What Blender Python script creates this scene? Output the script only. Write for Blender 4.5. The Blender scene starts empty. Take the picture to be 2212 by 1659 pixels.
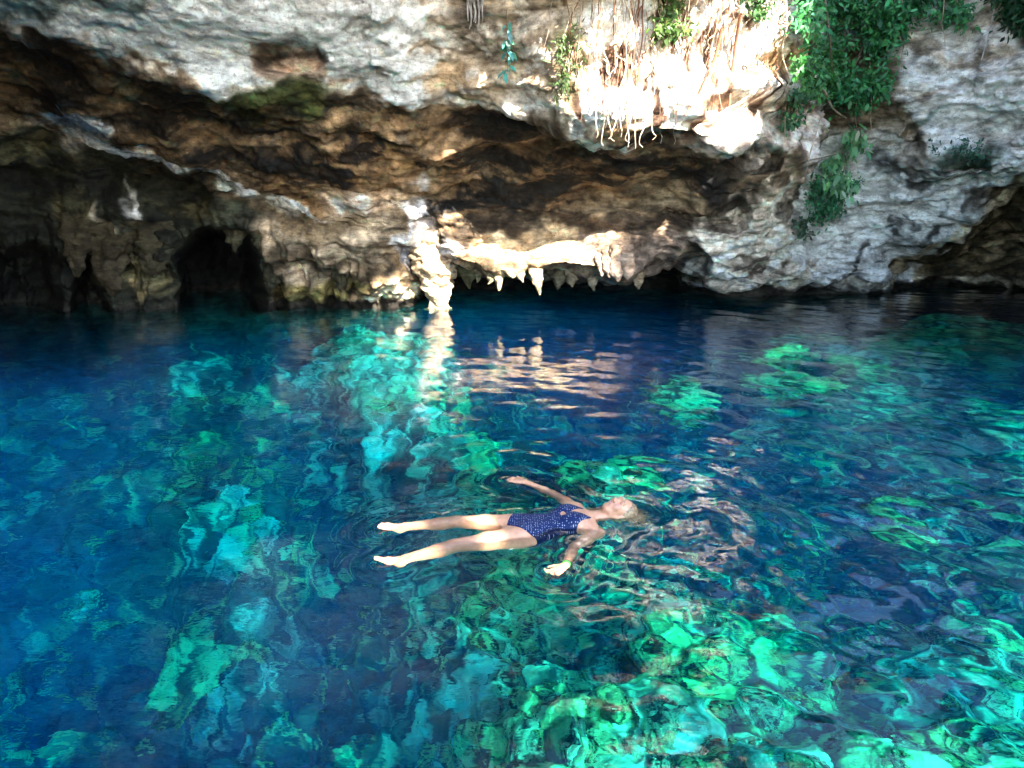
import bpy, bmesh, math, random
import numpy as np
from mathutils import Vector, Matrix

random.seed(7)
rng = np.random.default_rng(7)
scene = bpy.context.scene
col = scene.collection
R = math.radians

# ------------------------------------------------------------------ camera, light, exposure
F, CX, CY = 1400.0, 1106.0, 829.5          # focal length and centre in units of a 2212 px wide frame
PITCH, HC = R(15.2), 2.08
cam_d = bpy.data.cameras.new('camera')
cam_d.sensor_width = 36.0
cam_d.lens = 36.0 * F / 2212.0
cam_d.clip_start, cam_d.clip_end = 0.05, 500
cam = bpy.data.objects.new('camera', cam_d); col.objects.link(cam)
cam.location = (0, 0, HC)
cam.rotation_euler = (math.pi / 2 - PITCH, 0, 0)
scene.camera = cam

SUN_EL, SUN_AZ = R(30), R(24)              # azimuth measured from straight behind the camera towards its right
to_sun = Vector((math.sin(SUN_AZ) * math.cos(SUN_EL), -math.cos(SUN_AZ) * math.cos(SUN_EL), math.sin(SUN_EL)))
w = bpy.data.worlds.new('World'); scene.world = w; w.use_nodes = True
nt = w.node_tree
bg = nt.nodes['Background']
sky = nt.nodes.new('ShaderNodeTexSky'); sky.sky_type = 'NISHITA'; sky.sun_disc = False
sky.sun_elevation = SUN_EL; sky.ozone_density = 1.4; sky.dust_density = 0.4
sky.sun_rotation = math.atan2(to_sun.x, to_sun.y)
nt.links.new(sky.outputs[0], bg.inputs[0]); bg.inputs[1].default_value = 0.15
sun_d = bpy.data.lights.new('sun', 'SUN'); sun_d.energy = 5.0; sun_d.angle = R(0.5); sun_d.color = (1.0, 0.93, 0.82)
sun = bpy.data.objects.new('sun', sun_d); col.objects.link(sun)
sun.rotation_euler = (-to_sun).to_track_quat('-Z', 'Y').to_euler()
vs = scene.view_settings
scene.display_settings.display_device = 'sRGB'
vs.view_transform = 'Standard'; vs.look = 'None'; vs.gamma = 1.0; vs.use_curve_mapping = False
vs.exposure = 3.1
cy = scene.cycles
cy.max_bounces = 10; cy.transmission_bounces = 8; cy.diffuse_bounces = 5; cy.glossy_bounces = 4
cy.caustics_refractive = True; cy.caustics_reflective = False
cy.blur_glossy = 0.29; cy.sample_clamp_indirect = 120.0; cy.volume_bounces = 1
cy.use_denoising = True

# ------------------------------------------------------------------ helpers
CP, SP = math.cos(PITCH), math.sin(PITCH)
def ray(px, py):
    zc = -(py - CY) / F
    return np.array([(px - CX) / F, CP + SP * zc, -SP + CP * zc])
def at(px, py, d):
    """point on the sight line of a photograph point at forward distance d"""
    r = ray(px, py)
    return np.array([0, 0, HC]) + r * (d / r[1])
def on_water(px, py, z=0.0):
    r = ray(px, py)
    return np.array([0, 0, HC]) + r * ((z - HC) / r[2])
def under(px, py, depth):
    """point at a depth under water that is seen at a photograph point through a calm surface"""
    r = ray(px, py); r = r / np.linalg.norm(r)
    p = np.array([0, 0, HC]) + r * (-HC / r[2])
    h = r[:2] / 1.333
    s = math.sqrt(1 - h @ h)
    return p + np.array([h[0], h[1], -s]) * (depth / s)

def _hash(ix, iy, iz, seed):
    h = (ix.astype(np.int64) * 374761393 + iy.astype(np.int64) * 668265263 + iz.astype(np.int64) * 2147483647 + seed * 1274126177) & 0xFFFFFFFF
    h = ((h ^ (h >> 13)) * 1274126177) & 0xFFFFFFFF
    h = ((h ^ (h >> 16)) * 2246822519) & 0xFFFFFFFF
    return (h ^ (h >> 15)) & 0xFFFFFFFF
_G = np.array([(1,1,0),(-1,1,0),(1,-1,0),(-1,-1,0),(1,0,1),(-1,0,1),(1,0,-1),(-1,0,-1),(0,1,1),(0,-1,1),(0,1,-1),(0,-1,-1),(1,1,0),(-1,1,0),(0,-1,1),(0,-1,-1)], float)
def perlin(P, seed=0):
    P = np.asarray(P, float)
    I = np.floor(P).astype(np.int64); f = P - I
    u = f * f * f * (f * (f * 6 - 15) + 10)
    out = np.zeros(len(P))
    for dx in (0, 1):
        wx = u[:, 0] if dx else 1 - u[:, 0]
        for dy in (0, 1):
            wy = u[:, 1] if dy else 1 - u[:, 1]
            for dz in (0, 1):
                wz = u[:, 2] if dz else 1 - u[:, 2]
                g = _G[_hash(I[:, 0] + dx, I[:, 1] + dy, I[:, 2] + dz, seed) & 15]
                out += wx * wy * wz * ((f - (dx, dy, dz)) * g).sum(1)
    return out
def fbm(P, octs=4, seed=0, gain=0.5):
    a, s, o = 1.0, 1.0, np.zeros(len(P))
    for k in range(octs):
        o += a * perlin(np.asarray(P) * s, seed + k * 17); a *= gain; s *= 2.03
    return o
def worley(P, seed=0):
    """distance to the nearest and second nearest feature point"""
    P = np.asarray(P, float); I = np.floor(P).astype(np.int64)
    f1 = np.full(len(P), 9.0); f2 = np.full(len(P), 9.0)
    for dx in (-1, 0, 1):
        for dy in (-1, 0, 1):
            for dz in (-1, 0, 1):
                J = I + (dx, dy, dz)
                h = _hash(J[:, 0], J[:, 1], J[:, 2], seed)
                q = J + np.stack([(h & 1023) / 1023.0, ((h >> 10) & 1023) / 1023.0, ((h >> 20) & 1023) / 1023.0], 1)
                d = np.sqrt(((P - q) ** 2).sum(1))
                f2 = np.where(d < f1, f1, np.minimum(f2, d)); f1 = np.minimum(f1, d)
    return f1, f2
def sstep(a, b, x):
    t = np.clip((np.asarray(x, float) - a) / (b - a), 0, 1)
    return t * t * (3 - 2 * t)

def tag(o, label=None, cat=None, group=None, kind=None):
    if label: o['label'] = label
    if cat: o['category'] = cat
    if group: o['group'] = group
    if kind: o['kind'] = kind
    return o
def mesh_obj(name, verts, faces, material=None, parent=None, smooth=True):
    me = bpy.data.meshes.new(name)
    V = np.asarray(verts, np.float32)
    if isinstance(faces, np.ndarray):
        n, k = faces.shape
        me.vertices.add(len(V)); me.vertices.foreach_set('co', V.ravel())
        me.loops.add(n * k); me.loops.foreach_set('vertex_index', faces.astype(np.int32).ravel())
        me.polygons.add(n); me.polygons.foreach_set('loop_start', np.arange(0, n * k, k, dtype=np.int32))
        me.update(calc_edges=True)
    else:
        me.from_pydata([tuple(map(float, v)) for v in V], [], faces); me.update()
    if smooth: me.polygons.foreach_set('use_smooth', np.ones(len(me.polygons), bool))
    o = bpy.data.objects.new(name, me); col.objects.link(o)
    if material: me.materials.append(material)
    if parent: o.parent = parent
    return o
def grid_faces(nr, nc, wrap=False):
    i = np.arange(nr - 1)[:, None]; j = np.arange(nc if wrap else nc - 1)[None, :]
    j2 = (j + 1) % nc
    return np.stack([i * nc + j, i * nc + j2, (i + 1) * nc + j2, (i + 1) * nc + j], -1).reshape(-1, 4)
def color_attr(o, name, C):
    a = o.data.attributes.new(name, 'FLOAT_COLOR', 'POINT')
    C4 = np.ones((len(C), 4), np.float32); C4[:, :3] = C
    a.data.foreach_set('color', C4.ravel())

class NT:
    """short hand for building a material"""
    def __init__(s, name):
        s.m = bpy.data.materials.new(name); s.m.use_nodes = True; s.t = s.m.node_tree
        s.t.nodes.clear(); s.out = s.t.nodes.new('ShaderNodeOutputMaterial')
    def n(s, kind, props=None, **ins):
        nd = s.t.nodes.new('ShaderNode' + kind)
        for k, v in (props or {}).items(): setattr(nd, k, v)
        for k, v in ins.items():
            s.set(nd, int(k[1:]) if k[0] == '_' and k[1:].isdigit() else k.replace('_', ' '), v)
        return nd
    def set(s, nd, k, v):
        if isinstance(v, bpy.types.NodeSocket): s.t.links.new(v, nd.inputs[k])
        elif isinstance(v, bpy.types.Node): s.t.links.new(v.outputs[0], nd.inputs[k])
        else: nd.inputs[k].default_value = v
    def ramp(s, fac, stops):
        r = s.n('ValToRGB', None, Fac=fac)
        e = r.color_ramp.elements
        while len(e) < len(stops): e.new(0.5)
        for el, (p, c) in zip(e, stops):
            el.position = p; el.color = (*c, 1) if len(c) == 3 else c
        return r
    def mix(s, fac, a, b, mode='MIX'):
        m = s.n('MixRGB', {'blend_type': mode}); s.set(m, 0, fac); s.set(m, 1, a if not isinstance(a, tuple) else (*a, 1)); s.set(m, 2, b if not isinstance(b, tuple) else (*b, 1))
        return m

# ------------------------------------------------------------------ rock of the cenote: a ring of profiles
# each column: [plateau, rim top, ... keys down to under water]
def W(x, y, z): return np.array([x, y, z], float)
cols = []
def column(px, keys, rim, deep, top_y=None):
    """px column; keys (py, d); rim = (y, z) of the upper front edge; deep = d of the foot under water"""
    pts = [at(px, py, d) for py, d in keys]
    x0 = pts[0][0]
    p1 = W(x0 * 1.02, rim[0], rim[1])
    dirv = np.array([p1[0], p1[1] - 4.0]); dirv /= np.linalg.norm(dirv)
    p0 = W(p1[0] + dirv[0] * 25, p1[1] + dirv[1] * 25, rim[1] + 1.5)
    last = pts[-1]
    foot = W(last[0] * 1.03, deep, -9)
    cols.append([p0, p1] + pts + [foot])
#        px     K0 top        K1           K2 lip       K3 under lip  K4 back      K5 ledge     K6 ledge low K7 cavity    K8 waterline
column(-900, [(-700, 2.6), (-150, 3.2), (60, 4.0),  (160, 4.8),  (260, 5.2),  (380, 5.5),  (500, 5.6),  (600, 5.8),  (800, 6.0)],  (2.0, 7.5), 6.2)
column(-500, [(-560, 4.6), (-150, 5.5), (20, 6.4),  (130, 7.4),  (260, 8.2),  (330, 8.8),  (480, 9.0),  (600, 9.2),  (740, 9.3)],  (4.0, 8.5), 9.6)
column(-200, [(-560, 6.0), (-180, 7.4), (0, 8.6),   (100, 9.8),  (230, 10.6), (300, 11.2), (420, 11.6), (560, 11.9), (690, 12.2)], (5.4, 8.8), 12.4)
column(0, [(-560, 6.8), (-180, 8.0), (30, 9.6),  (110, 10.6), (240, 11.6), (310, 12.2), (400, 12.7), (560, 13.0), (676, 13.3)], (6.2, 9.0), 13.5)
column(210, [(-560, 6.8), (-180, 8.2), (110, 9.9), (180, 11.0), (290, 12.1), (326, 12.3), (350, 13.2), (530, 13.4), (672, 13.6)], (6.2, 9.0), 13.8)
column(400, [(-560, 6.8), (-180, 8.4), (160, 10.2), (230, 11.2), (320, 12.3), (350, 12.5), (385, 13.3), (530, 13.6), (668, 13.8)], (6.2, 9.0), 14.0)
column(560, [(-560, 6.8), (-180, 8.6), (185, 10.5), (250, 11.4), (350, 12.4), (385, 12.7), (420, 13.2), (540, 13.6), (668, 13.85)], (6.2, 9.0), 14.0)
column(720, [(-560, 6.8), (-180, 8.8), (215, 10.8), (270, 11.5), (390, 12.6), (430, 12.8), (470, 13.1), (560, 13.5), (664, 13.9)], (6.2, 9.0), 14.1)
column(850, [(-560, 7.2), (-180, 9.0), (220, 11.0), (290, 11.8), (400, 12.9), (450, 13.1), (500, 13.3), (580, 13.6), (660, 13.95)], (6.6, 9.0), 14.1)
column(930, [(-560, 7.4), (-180, 9.2), (225, 11.1), (300, 12.0), (410, 13.0), (450, 13.2), (530, 13.7), (590, 16.0), (640, 16.8)], (6.9, 9.0), 17.5)
column(1000, [(-560, 7.8), (-200, 9.3), (230, 11.0), (310, 12.1), (420, 13.1), (540, 13.1), (562, 12.9), (585, 16.6), (640, 17.2)], (7.3, 9.0), 18.0)
column(1110, [(-700, 7.4), (-200, 9.4), (240, 10.8), (310, 12.1), (440, 13.3), (490, 13.2), (578, 12.8), (598, 16.8), (638, 17.6)], (7.2, 8.4), 18.0)
column(1225, [(-650, 8.4), (-200, 9.3), (250, 10.4), (310, 12.0), (450, 13.3), (492, 13.2), (570, 12.8), (590, 16.8), (636, 17.8)], (8.2, 8.6), 18.2)
column(1350, [(-650, 8.6), (-200, 9.2), (280, 10.2), (330, 11.7), (450, 13.2), (500, 13.1), (585, 12.8), (602, 16.8), (634, 17.8)], (8.4, 8.8), 18.2)
column(1450, [(-650, 8.7), (-200, 9.3), (290, 10.3), (330, 11.5), (450, 13.1), (500, 13.3), (542, 13.4), (575, 16.4), (634, 17.4)], (8.5, 8.8), 18.0)
column(1540, [(-650, 8.8), (-200, 9.5), (300, 10.6), (370, 12.0), (450, 13.0), (505, 13.3), (570, 13.8), (615, 14.6), (636, 15.8)], (8.6, 8.8), 16.5)
column(1640, [(-650, 9.2), (-200, 10.0), (280, 11.2), (370, 12.4), (450, 13.2), (510, 13.7), (570, 14.3), (610, 14.8), (636, 15.8)], (9.0, 8.8), 16.4)
column(1735, [(-620, 10.2), (-200, 11.2), (100, 11.8), (250, 12.4), (370, 13.4), (470, 14.4), (560, 14.9), (600, 15.3), (634, 16.2)], (10.0, 9.0), 16.8)
column(1790, [(-560, 12.8), (-200, 13.8), (80, 14.2), (230, 14.4), (330, 14.8), (440, 15.1), (540, 15.3), (600, 15.6), (632, 16.3)], (12.6, 9.4), 16.9)
column(1900, [(-500, 13.6), (-200, 14.6), (60, 14.6), (200, 14.2), (300, 14.4), (400, 14.8), (500, 15.3), (590, 15.7), (630, 16.5)], (13.4, 9.8), 17.0)
column(1950, [(-480, 14.3), (-200, 14.3), (60, 14.2), (200, 13.8), (300, 14.0), (400, 14.4), (500, 15.0), (600, 17.2), (632, 17.6)], (14.6, 8.8), 18.0)
column(2080, [(-420, 13.8), (-180, 13.7), (60, 13.6), (200, 13.2), (330, 13.4), (420, 14.2), (490, 14.8), (560, 17.4), (630, 17.9)], (14.1, 8.6), 18.2)
column(2212, [(-380, 12.6), (-180, 12.5), (60, 12.4), (200, 12.2), (330, 12.6), (380, 12.8), (430, 14.6), (540, 16.4), (632, 17.4)], (12.9, 8.4), 17.8)
column(2400, [(-160, 11.3), (-80, 11.2), (60, 11.2), (200, 11.2), (300, 11.4), (350, 11.8), (430, 13.0), (560, 14.0), (648, 14.6)], (11.6, 5.9), 15.0)
column(2700, [(-500, 8.2), (-200, 8.6), (60, 8.8),  (200, 9.0),  (320, 9.2),  (400, 9.5),  (500, 9.8),  (600, 10.2), (730, 10.4)], (8.0, 11.6), 10.8)  # out of view; rim made this high to shade the right wall
column(3200, [(-400, 5.4), (-200, 5.6), (60, 5.8),  (200, 5.9),  (320, 6.0),  (450, 6.1),  (580, 6.3),  (680, 6.5),  (930, 6.6)], (5.2, 11.0), 7.0)
# behind the camera the rim is low and lets the sun in
def back_column(x, y, h):
    q = np.array([x, y - 3.0]); q /= np.linalg.norm(q)
    zs = np.linspace(h * 0.85, -0.6, 9)
    cols.append([W(x + q[0] * 25, y + q[1] * 25, h + 1), W(x, y, h)] + [W(x + q[0] * (0.15 * k), y + q[1] * 0.15 * k, z) for k, z in enumerate(zs)] + [W(x + q[0], y + q[1], -9)])
for x, y, h in ((11.5, 2.0, 8.0), (12.0, -2.5, 4.0), (10.5, -6, 2.6), (7, -8.5, 2.2), (0, -8, 2.2), (-6, -7, 2.6), (-8.5, -4, 4.0), (-8.8, -1, 6.0)):
    back_column(x, y, h)
CN = np.array(cols)                         # columns x keys x 3
NCOL, NKEY = CN.shape[:2]
# where the fine columns are: px from -40 to 2250; sample along u in column-index space
px_known = [-900, -500, -200, 0, 210, 400, 560, 720, 850, 930, 1000, 1110, 1225, 1350, 1450, 1540, 1640, 1735, 1790, 1900, 1950, 2080, 2212, 2400, 2700, 3200]
us = []
for i in range(NCOL):
    if i < len(px_known) - 1:
        a, b = px_known[i], px_known[i + 1]
        n = int(round((b - a) / (2.3 if a >= -200 and b <= 2400 else 9)))
    else: n = 22
    us += list(i + np.arange(n) / n)
us = np.array(us)
seg = [6, 22, 60, 80, 46, 46, 46, 46, 50, 36, 40, 24]   # rows per span of keys
vs_ = np.concatenate([k + np.arange(n) / n for k, n in zip(range(NKEY - 1), seg)] + [[NKEY - 1]])
def catmull(u, A):
    i = np.floor(u).astype(int); f = (u - i)[:, None, None]
    n = len(A)
    p0, p1, p2, p3 = A[(i - 1) % n], A[i % n], A[(i + 1) % n], A[(i + 2) % n]
    m1 = 0.35 * (p2 - p0); m2 = 0.35 * (p3 - p1)
    return (2*f**3 - 3*f**2 + 1) * p1 + (f**3 - 2*f**2 + f) * m1 + (-2*f**3 + 3*f**2) * p2 + (f**3 - f**2) * m2
A = catmull(us, CN)                          # nu x NKEY x 3
k = np.minimum(np.floor(vs_).astype(int), NKEY - 2); f = (vs_ - k)[None, :, None]
G = A[:, k] * (1 - f) + A[:, k + 1] * f      # nu x nv x 3
for _ in range(6):                           # soften the joints of the profiles
    Gs = G.copy(); Gs[:, 1:-1] = 0.25 * G[:, :-2] + 0.5 * G[:, 1:-1] + 0.25 * G[:, 2:]; G = Gs
NU, NV = G.shape[:2]
def grid_normals(G):
    du = np.roll(G, -1, 0) - np.roll(G, 1, 0)
    dv = np.empty_like(G); dv[:, 1:-1] = G[:, 2:] - G[:, :-2]; dv[:, 0] = G[:, 1] - G[:, 0]; dv[:, -1] = G[:, -1] - G[:, -2]
    n = np.cross(dv, du); n /= np.linalg.norm(n, axis=-1, keepdims=True) + 1e-9
    return n
def project(P):
    """photograph coordinates of world points (only used to place colours and plants on the rock surface)"""
    q = P - np.array([0, 0, HC])
    y = CP * q[..., 1] - SP * q[..., 2]; z = SP * q[..., 1] + CP * q[..., 2]
    y = np.where(y < 0.3, 0.3, y)
    return CX + F * q[..., 0] / y, CY - F * z / y
N0 = grid_normals(G)
P0 = G.reshape(-1, 3); Nf = N0.reshape(-1, 3)
SX, SY = project(P0)                         # surface parameters kept from the smooth shape
vkey = np.tile(vs_, NU)
strat = np.stack([P0[:, 0], P0[:, 1], P0[:, 2] * 2.6], 1)
drip = np.stack([P0[:, 0] * 3.2, P0[:, 1] * 3.2, P0[:, 2] * 0.7], 1)
lowwall = sstep(8.0, 9.2, vkey) * (SX < 900)
disp = 0.30 * fbm(P0 * 0.5, 3, 1) + 0.24 * fbm(strat * 0.8, 5, 5, 0.45) + 0.05 * fbm(strat * 3.0, 3, 8) + 0.022 * fbm(P0 * 6.5, 3, 9)
f1, f2 = worley(strat * 0.8 + 0.35 * fbm(P0 * 1.5, 3, 31)[:, None], 3)
disp += -0.10 * (f1 - 0.5) + 0.02 * sstep(0.0, 0.15, f2 - f1)
f1b, f2b = worley(strat * 2.1 + 0.3 * fbm(P0 * 3, 2, 33)[:, None], 4)
disp += -0.06 * f1b * sstep(-0.2, 0.3, fbm(P0 * 0.7, 2, 37))
disp += lowwall * 0.40 * (fbm(drip * 0.8, 3, 14) + 0.4 * np.abs(fbm(drip * 1.6, 2, 15)))
disp *= 1 - 0.45 * sstep(40, -40, SY - (30 + 0.28 * SX)) * (SX < 800) * (vkey > 2)
disp *= sstep(0.0, 1.6, vkey) * 0.9 + 0.1
fade = np.where((vkey > 1) & (vkey < NKEY - 1), 1, 0.5)
P1 = P0 + Nf * (disp * fade)[:, None]
cliff_V = P1
def idx(i, j): return i * NV + j
fi = grid_faces(NV, NU, wrap=True)
# grid_faces gives r*nc + c with r = v row, c = u column; remap to our u-major order
r_, c_ = fi // NU, fi % NU
cliff_F = c_ * NV + r_

# ------------------------------------------------------------------ colours of the rock: stains, plus some light and shade painted in
wn = np.stack([fbm(P0 * 1.1, 4, 50), fbm(P0 * 1.1 + 31.7, 4, 51)], 1)
QX, QY = SX + 70 * wn[:, 0], SY + 45 * wn[:, 1]
n_lo = fbm(P0 * 0.9, 3, 60); n_mid = fbm(strat * 2.2, 4, 61); n_hi = fbm(P0 * 7.0, 3, 62)
C = np.zeros((len(P0), 3)); C[:] = (0.24, 0.165, 0.10)
def lay(mask, color):
    global C
    mk = np.clip(mask, 0, 1)[:, None]
    C = C * (1 - mk) + np.array(color) * mk
def poly_sd(pts, X, Y):
    """signed distance to a polygon, negative inside"""
    d2 = np.full(len(X), 1e12); ins = np.zeros(len(X), bool)
    n = len(pts)
    for a in range(n):
        (x1, y1), (x2, y2) = pts[a], pts[(a + 1) % n]
        ex, ey = x2 - x1, y2 - y1
        t = np.clip(((X - x1) * ex + (Y - y1) * ey) / (ex * ex + ey * ey + 1e-9), 0, 1)
        d2 = np.minimum(d2, (X - x1 - t * ex) ** 2 + (Y - y1 - t * ey) ** 2)
        c = (y1 > Y) != (y2 > Y)
        ins ^= c & (X < ex * (Y - y1) / (ey if ey else 1e-9) + x1)
    d = np.sqrt(d2)
    return np.where(ins, -d, d)
def line_d(pts, X, Y):
    d2 = np.full(len(X), 1e12)
    for (x1, y1), (x2, y2) in zip(pts[:-1], pts[1:]):
        ex, ey = x2 - x1, y2 - y1
        t = np.clip(((X - x1) * ex + (Y - y1) * ey) / (ex * ex + ey * ey + 1e-9), 0, 1)
        d2 = np.minimum(d2, (X - x1 - t * ex) ** 2 + (Y - y1 - t * ey) ** 2)
    return np.sqrt(d2)
def poly(pts, color, feather=18, op=1.0, brk=0.0, crisp=False):
    X, Y = (SX + 14 * wn[:, 0], SY + 10 * wn[:, 1]) if crisp else (QX, QY)
    mk = sstep(feather, -feather, poly_sd(pts, X, Y)) * op
    if brk: mk = mk * sstep(brk - 0.35, brk + 0.1, n_mid + 0.5 * n_lo + 0.25)
    lay(mk, color)
def blob(x, y, rx, ry, color, op=1.0, ang=0, brk=0.0, soft=0.5):
    ca, sa = math.cos(R(ang)), math.sin(R(ang))
    dx, dy = QX - x, QY - y
    d = np.sqrt(((dx * ca + dy * sa) / rx) ** 2 + ((-dx * sa + dy * ca) / ry) ** 2)
    mk = sstep(1 + soft, 1 - soft, d) * op
    if brk: mk = mk * sstep(brk - 0.35, brk + 0.1, n_mid + 0.5 * n_lo + 0.25)
    lay(mk, color)
PALE = (0.84, 0.77, 0.73); DARK = (0.035, 0.032, 0.026); BROWN = (0.10, 0.072, 0.044); TAN = (0.38, 0.28, 0.19)
ORANGE = (0.34, 0.19, 0.085); MOSS = (0.055, 0.07, 0.02); OLIVE = (0.17, 0.15, 0.075); TEAL = (0.09, 0.12, 0.10)
lay(sstep(-0.25, 0.25, n_mid) * 0.5, BROWN)
# pale slab of the ceiling at the upper left and the face beside it
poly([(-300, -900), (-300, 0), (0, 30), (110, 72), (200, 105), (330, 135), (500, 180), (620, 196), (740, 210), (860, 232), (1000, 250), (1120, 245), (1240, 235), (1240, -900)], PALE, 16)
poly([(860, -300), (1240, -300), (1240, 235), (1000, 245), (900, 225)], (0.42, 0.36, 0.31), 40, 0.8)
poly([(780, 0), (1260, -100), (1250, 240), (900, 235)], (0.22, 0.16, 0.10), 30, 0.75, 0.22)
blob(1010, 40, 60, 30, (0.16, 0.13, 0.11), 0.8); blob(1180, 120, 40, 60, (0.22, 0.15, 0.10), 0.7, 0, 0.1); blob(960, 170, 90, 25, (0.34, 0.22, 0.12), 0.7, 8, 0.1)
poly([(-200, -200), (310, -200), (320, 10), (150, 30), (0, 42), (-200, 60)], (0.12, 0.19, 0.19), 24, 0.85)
poly([(300, 95), (480, 60), (600, 165), (500, 178), (330, 132)], TAN, 20, 0.6, 0.1)
poly([(542, 92), (600, 80), (690, 95), (712, 150), (690, 190), (620, 196), (548, 150)], (0.30, 0.21, 0.15), 8, 0.9, 0, True)
blob(580, 110, 26, 14, DARK, 0.7); blob(695, 105, 10, 26, DARK, 0.8, -40)
poly([(690, 160), (780, 180), (790, 200), (700, 195)], (0.32, 0.16, 0.09), 8, 0.7)
# brown ceiling under it
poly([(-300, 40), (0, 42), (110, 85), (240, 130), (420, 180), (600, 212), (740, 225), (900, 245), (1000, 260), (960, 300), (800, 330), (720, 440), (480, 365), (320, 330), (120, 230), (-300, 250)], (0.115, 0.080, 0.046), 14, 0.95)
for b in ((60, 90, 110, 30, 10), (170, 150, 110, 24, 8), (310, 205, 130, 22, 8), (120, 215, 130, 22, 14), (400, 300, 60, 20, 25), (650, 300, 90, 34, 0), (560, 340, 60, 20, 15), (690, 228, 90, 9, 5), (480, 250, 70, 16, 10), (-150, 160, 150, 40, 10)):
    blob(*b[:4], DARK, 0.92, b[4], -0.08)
for b in ((50, 170, 60, 24, 20), (330, 255, 60, 20, 30), (460, 300, 80, 24, 25), (590, 270, 40, 40, 0), (760, 330, 60, 30, 0), (860, 290, 90, 20, 5), (420, 160, 60, 14, 15)):
    blob(*b[:4], (0.29, 0.19, 0.11), 0.75, b[4], 0.05)
blob(570, 205, 110, 34, MOSS, 0.95, 6, 0.0); blob(660, 200, 70, 22, (0.11, 0.12, 0.03), 0.8, 0, 0.0); blob(520, 190, 50, 18, MOSS, 0.9)
blob(1000, 215, 40, 9, MOSS, 0.8)
poly([(90, 243), (180, 232), (260, 280), (345, 331), (215, 329), (120, 285)], (0.66, 0.60, 0.56), 10, 0.95)
blob(130, 310, 60, 20, (0.30, 0.26, 0.22), 0.6, 20)
# orange ceiling of the middle
poly([(560, 400), (720, 330), (900, 270), (1000, 260), (1010, 300), (920, 330), (900, 420), (760, 450), (640, 440)], ORANGE, 25, 0.75, 0.0)
poly([(720, 400), (800, 375), (880, 395), (900, 440), (800, 480), (730, 450)], (0.50, 0.38, 0.28), 22, 0.8, 0.0)
blob(770, 425, 28, 38, (0.62, 0.52, 0.45), 0.9, 30); blob(1000, 300, 110, 7, (0.5, 0.36, 0.24), 0.7, 5)
for b in ((870, 305, 60, 12, 0), (960, 290, 60, 14, 0), (700, 380, 50, 16, 0), (800, 350, 50, 12, 0), (640, 360, 80, 24, 15)):
    blob(*b[:4], DARK, 0.75, b[4], 0.1)
# dark ceiling behind the sunlit lip, recess shade painted into its colour
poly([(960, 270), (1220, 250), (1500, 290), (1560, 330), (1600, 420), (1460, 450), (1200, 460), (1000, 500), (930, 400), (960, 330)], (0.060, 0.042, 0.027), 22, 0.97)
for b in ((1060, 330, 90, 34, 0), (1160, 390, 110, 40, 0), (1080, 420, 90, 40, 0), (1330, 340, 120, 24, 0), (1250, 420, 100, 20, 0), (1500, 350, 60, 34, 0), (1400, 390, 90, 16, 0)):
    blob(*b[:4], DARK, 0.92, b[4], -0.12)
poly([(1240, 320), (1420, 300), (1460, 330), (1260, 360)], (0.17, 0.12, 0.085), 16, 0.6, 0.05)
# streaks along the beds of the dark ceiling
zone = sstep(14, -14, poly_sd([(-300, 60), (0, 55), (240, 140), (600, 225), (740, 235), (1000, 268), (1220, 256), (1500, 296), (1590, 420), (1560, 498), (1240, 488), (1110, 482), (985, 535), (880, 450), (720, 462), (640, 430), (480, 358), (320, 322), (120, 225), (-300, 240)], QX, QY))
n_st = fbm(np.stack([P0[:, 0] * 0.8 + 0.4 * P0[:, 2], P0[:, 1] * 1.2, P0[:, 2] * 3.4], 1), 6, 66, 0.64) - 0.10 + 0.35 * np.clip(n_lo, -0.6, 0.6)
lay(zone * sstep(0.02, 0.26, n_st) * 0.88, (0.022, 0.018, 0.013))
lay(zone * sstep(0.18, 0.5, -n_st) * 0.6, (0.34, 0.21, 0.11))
# ledge edge, pale line
ld = line_d([(212, 327), (330, 336), (420, 345), (480, 368), (560, 408), (640, 440), (720, 470)], SX, SY)
lay(sstep(9, 4, ld) * sstep(200, 230, SX) * sstep(730, 640, SX), (0.66, 0.62, 0.58))
ld = line_d([(480, 380), (560, 425), (640, 452)], SX, SY); lay(sstep(20, 8, ld) * 0.8, (0.42, 0.43, 0.40))
# lower left wall, grey green and dark
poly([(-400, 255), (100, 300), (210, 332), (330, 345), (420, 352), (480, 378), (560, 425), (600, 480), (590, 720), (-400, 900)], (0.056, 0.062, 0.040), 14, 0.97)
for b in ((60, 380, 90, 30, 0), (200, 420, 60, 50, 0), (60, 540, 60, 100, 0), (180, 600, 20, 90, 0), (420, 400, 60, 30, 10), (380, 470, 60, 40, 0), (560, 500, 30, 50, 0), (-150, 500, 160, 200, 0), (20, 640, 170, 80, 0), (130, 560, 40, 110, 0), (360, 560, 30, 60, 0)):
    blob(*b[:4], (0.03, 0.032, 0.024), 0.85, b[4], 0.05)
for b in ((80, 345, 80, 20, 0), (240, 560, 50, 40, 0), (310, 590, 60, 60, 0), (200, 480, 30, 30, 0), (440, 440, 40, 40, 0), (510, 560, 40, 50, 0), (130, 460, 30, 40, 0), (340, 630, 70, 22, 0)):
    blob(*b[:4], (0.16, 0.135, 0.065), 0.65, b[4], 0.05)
blob(300, 455, 18, 55, (0.46, 0.45, 0.45), 0.9, -18); blob(330, 505, 34, 14, (0.52, 0.42, 0.34), 0.9, 25); blob(225, 480, 14, 30, (0.42, 0.36, 0.28), 0.7, -30)
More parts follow.
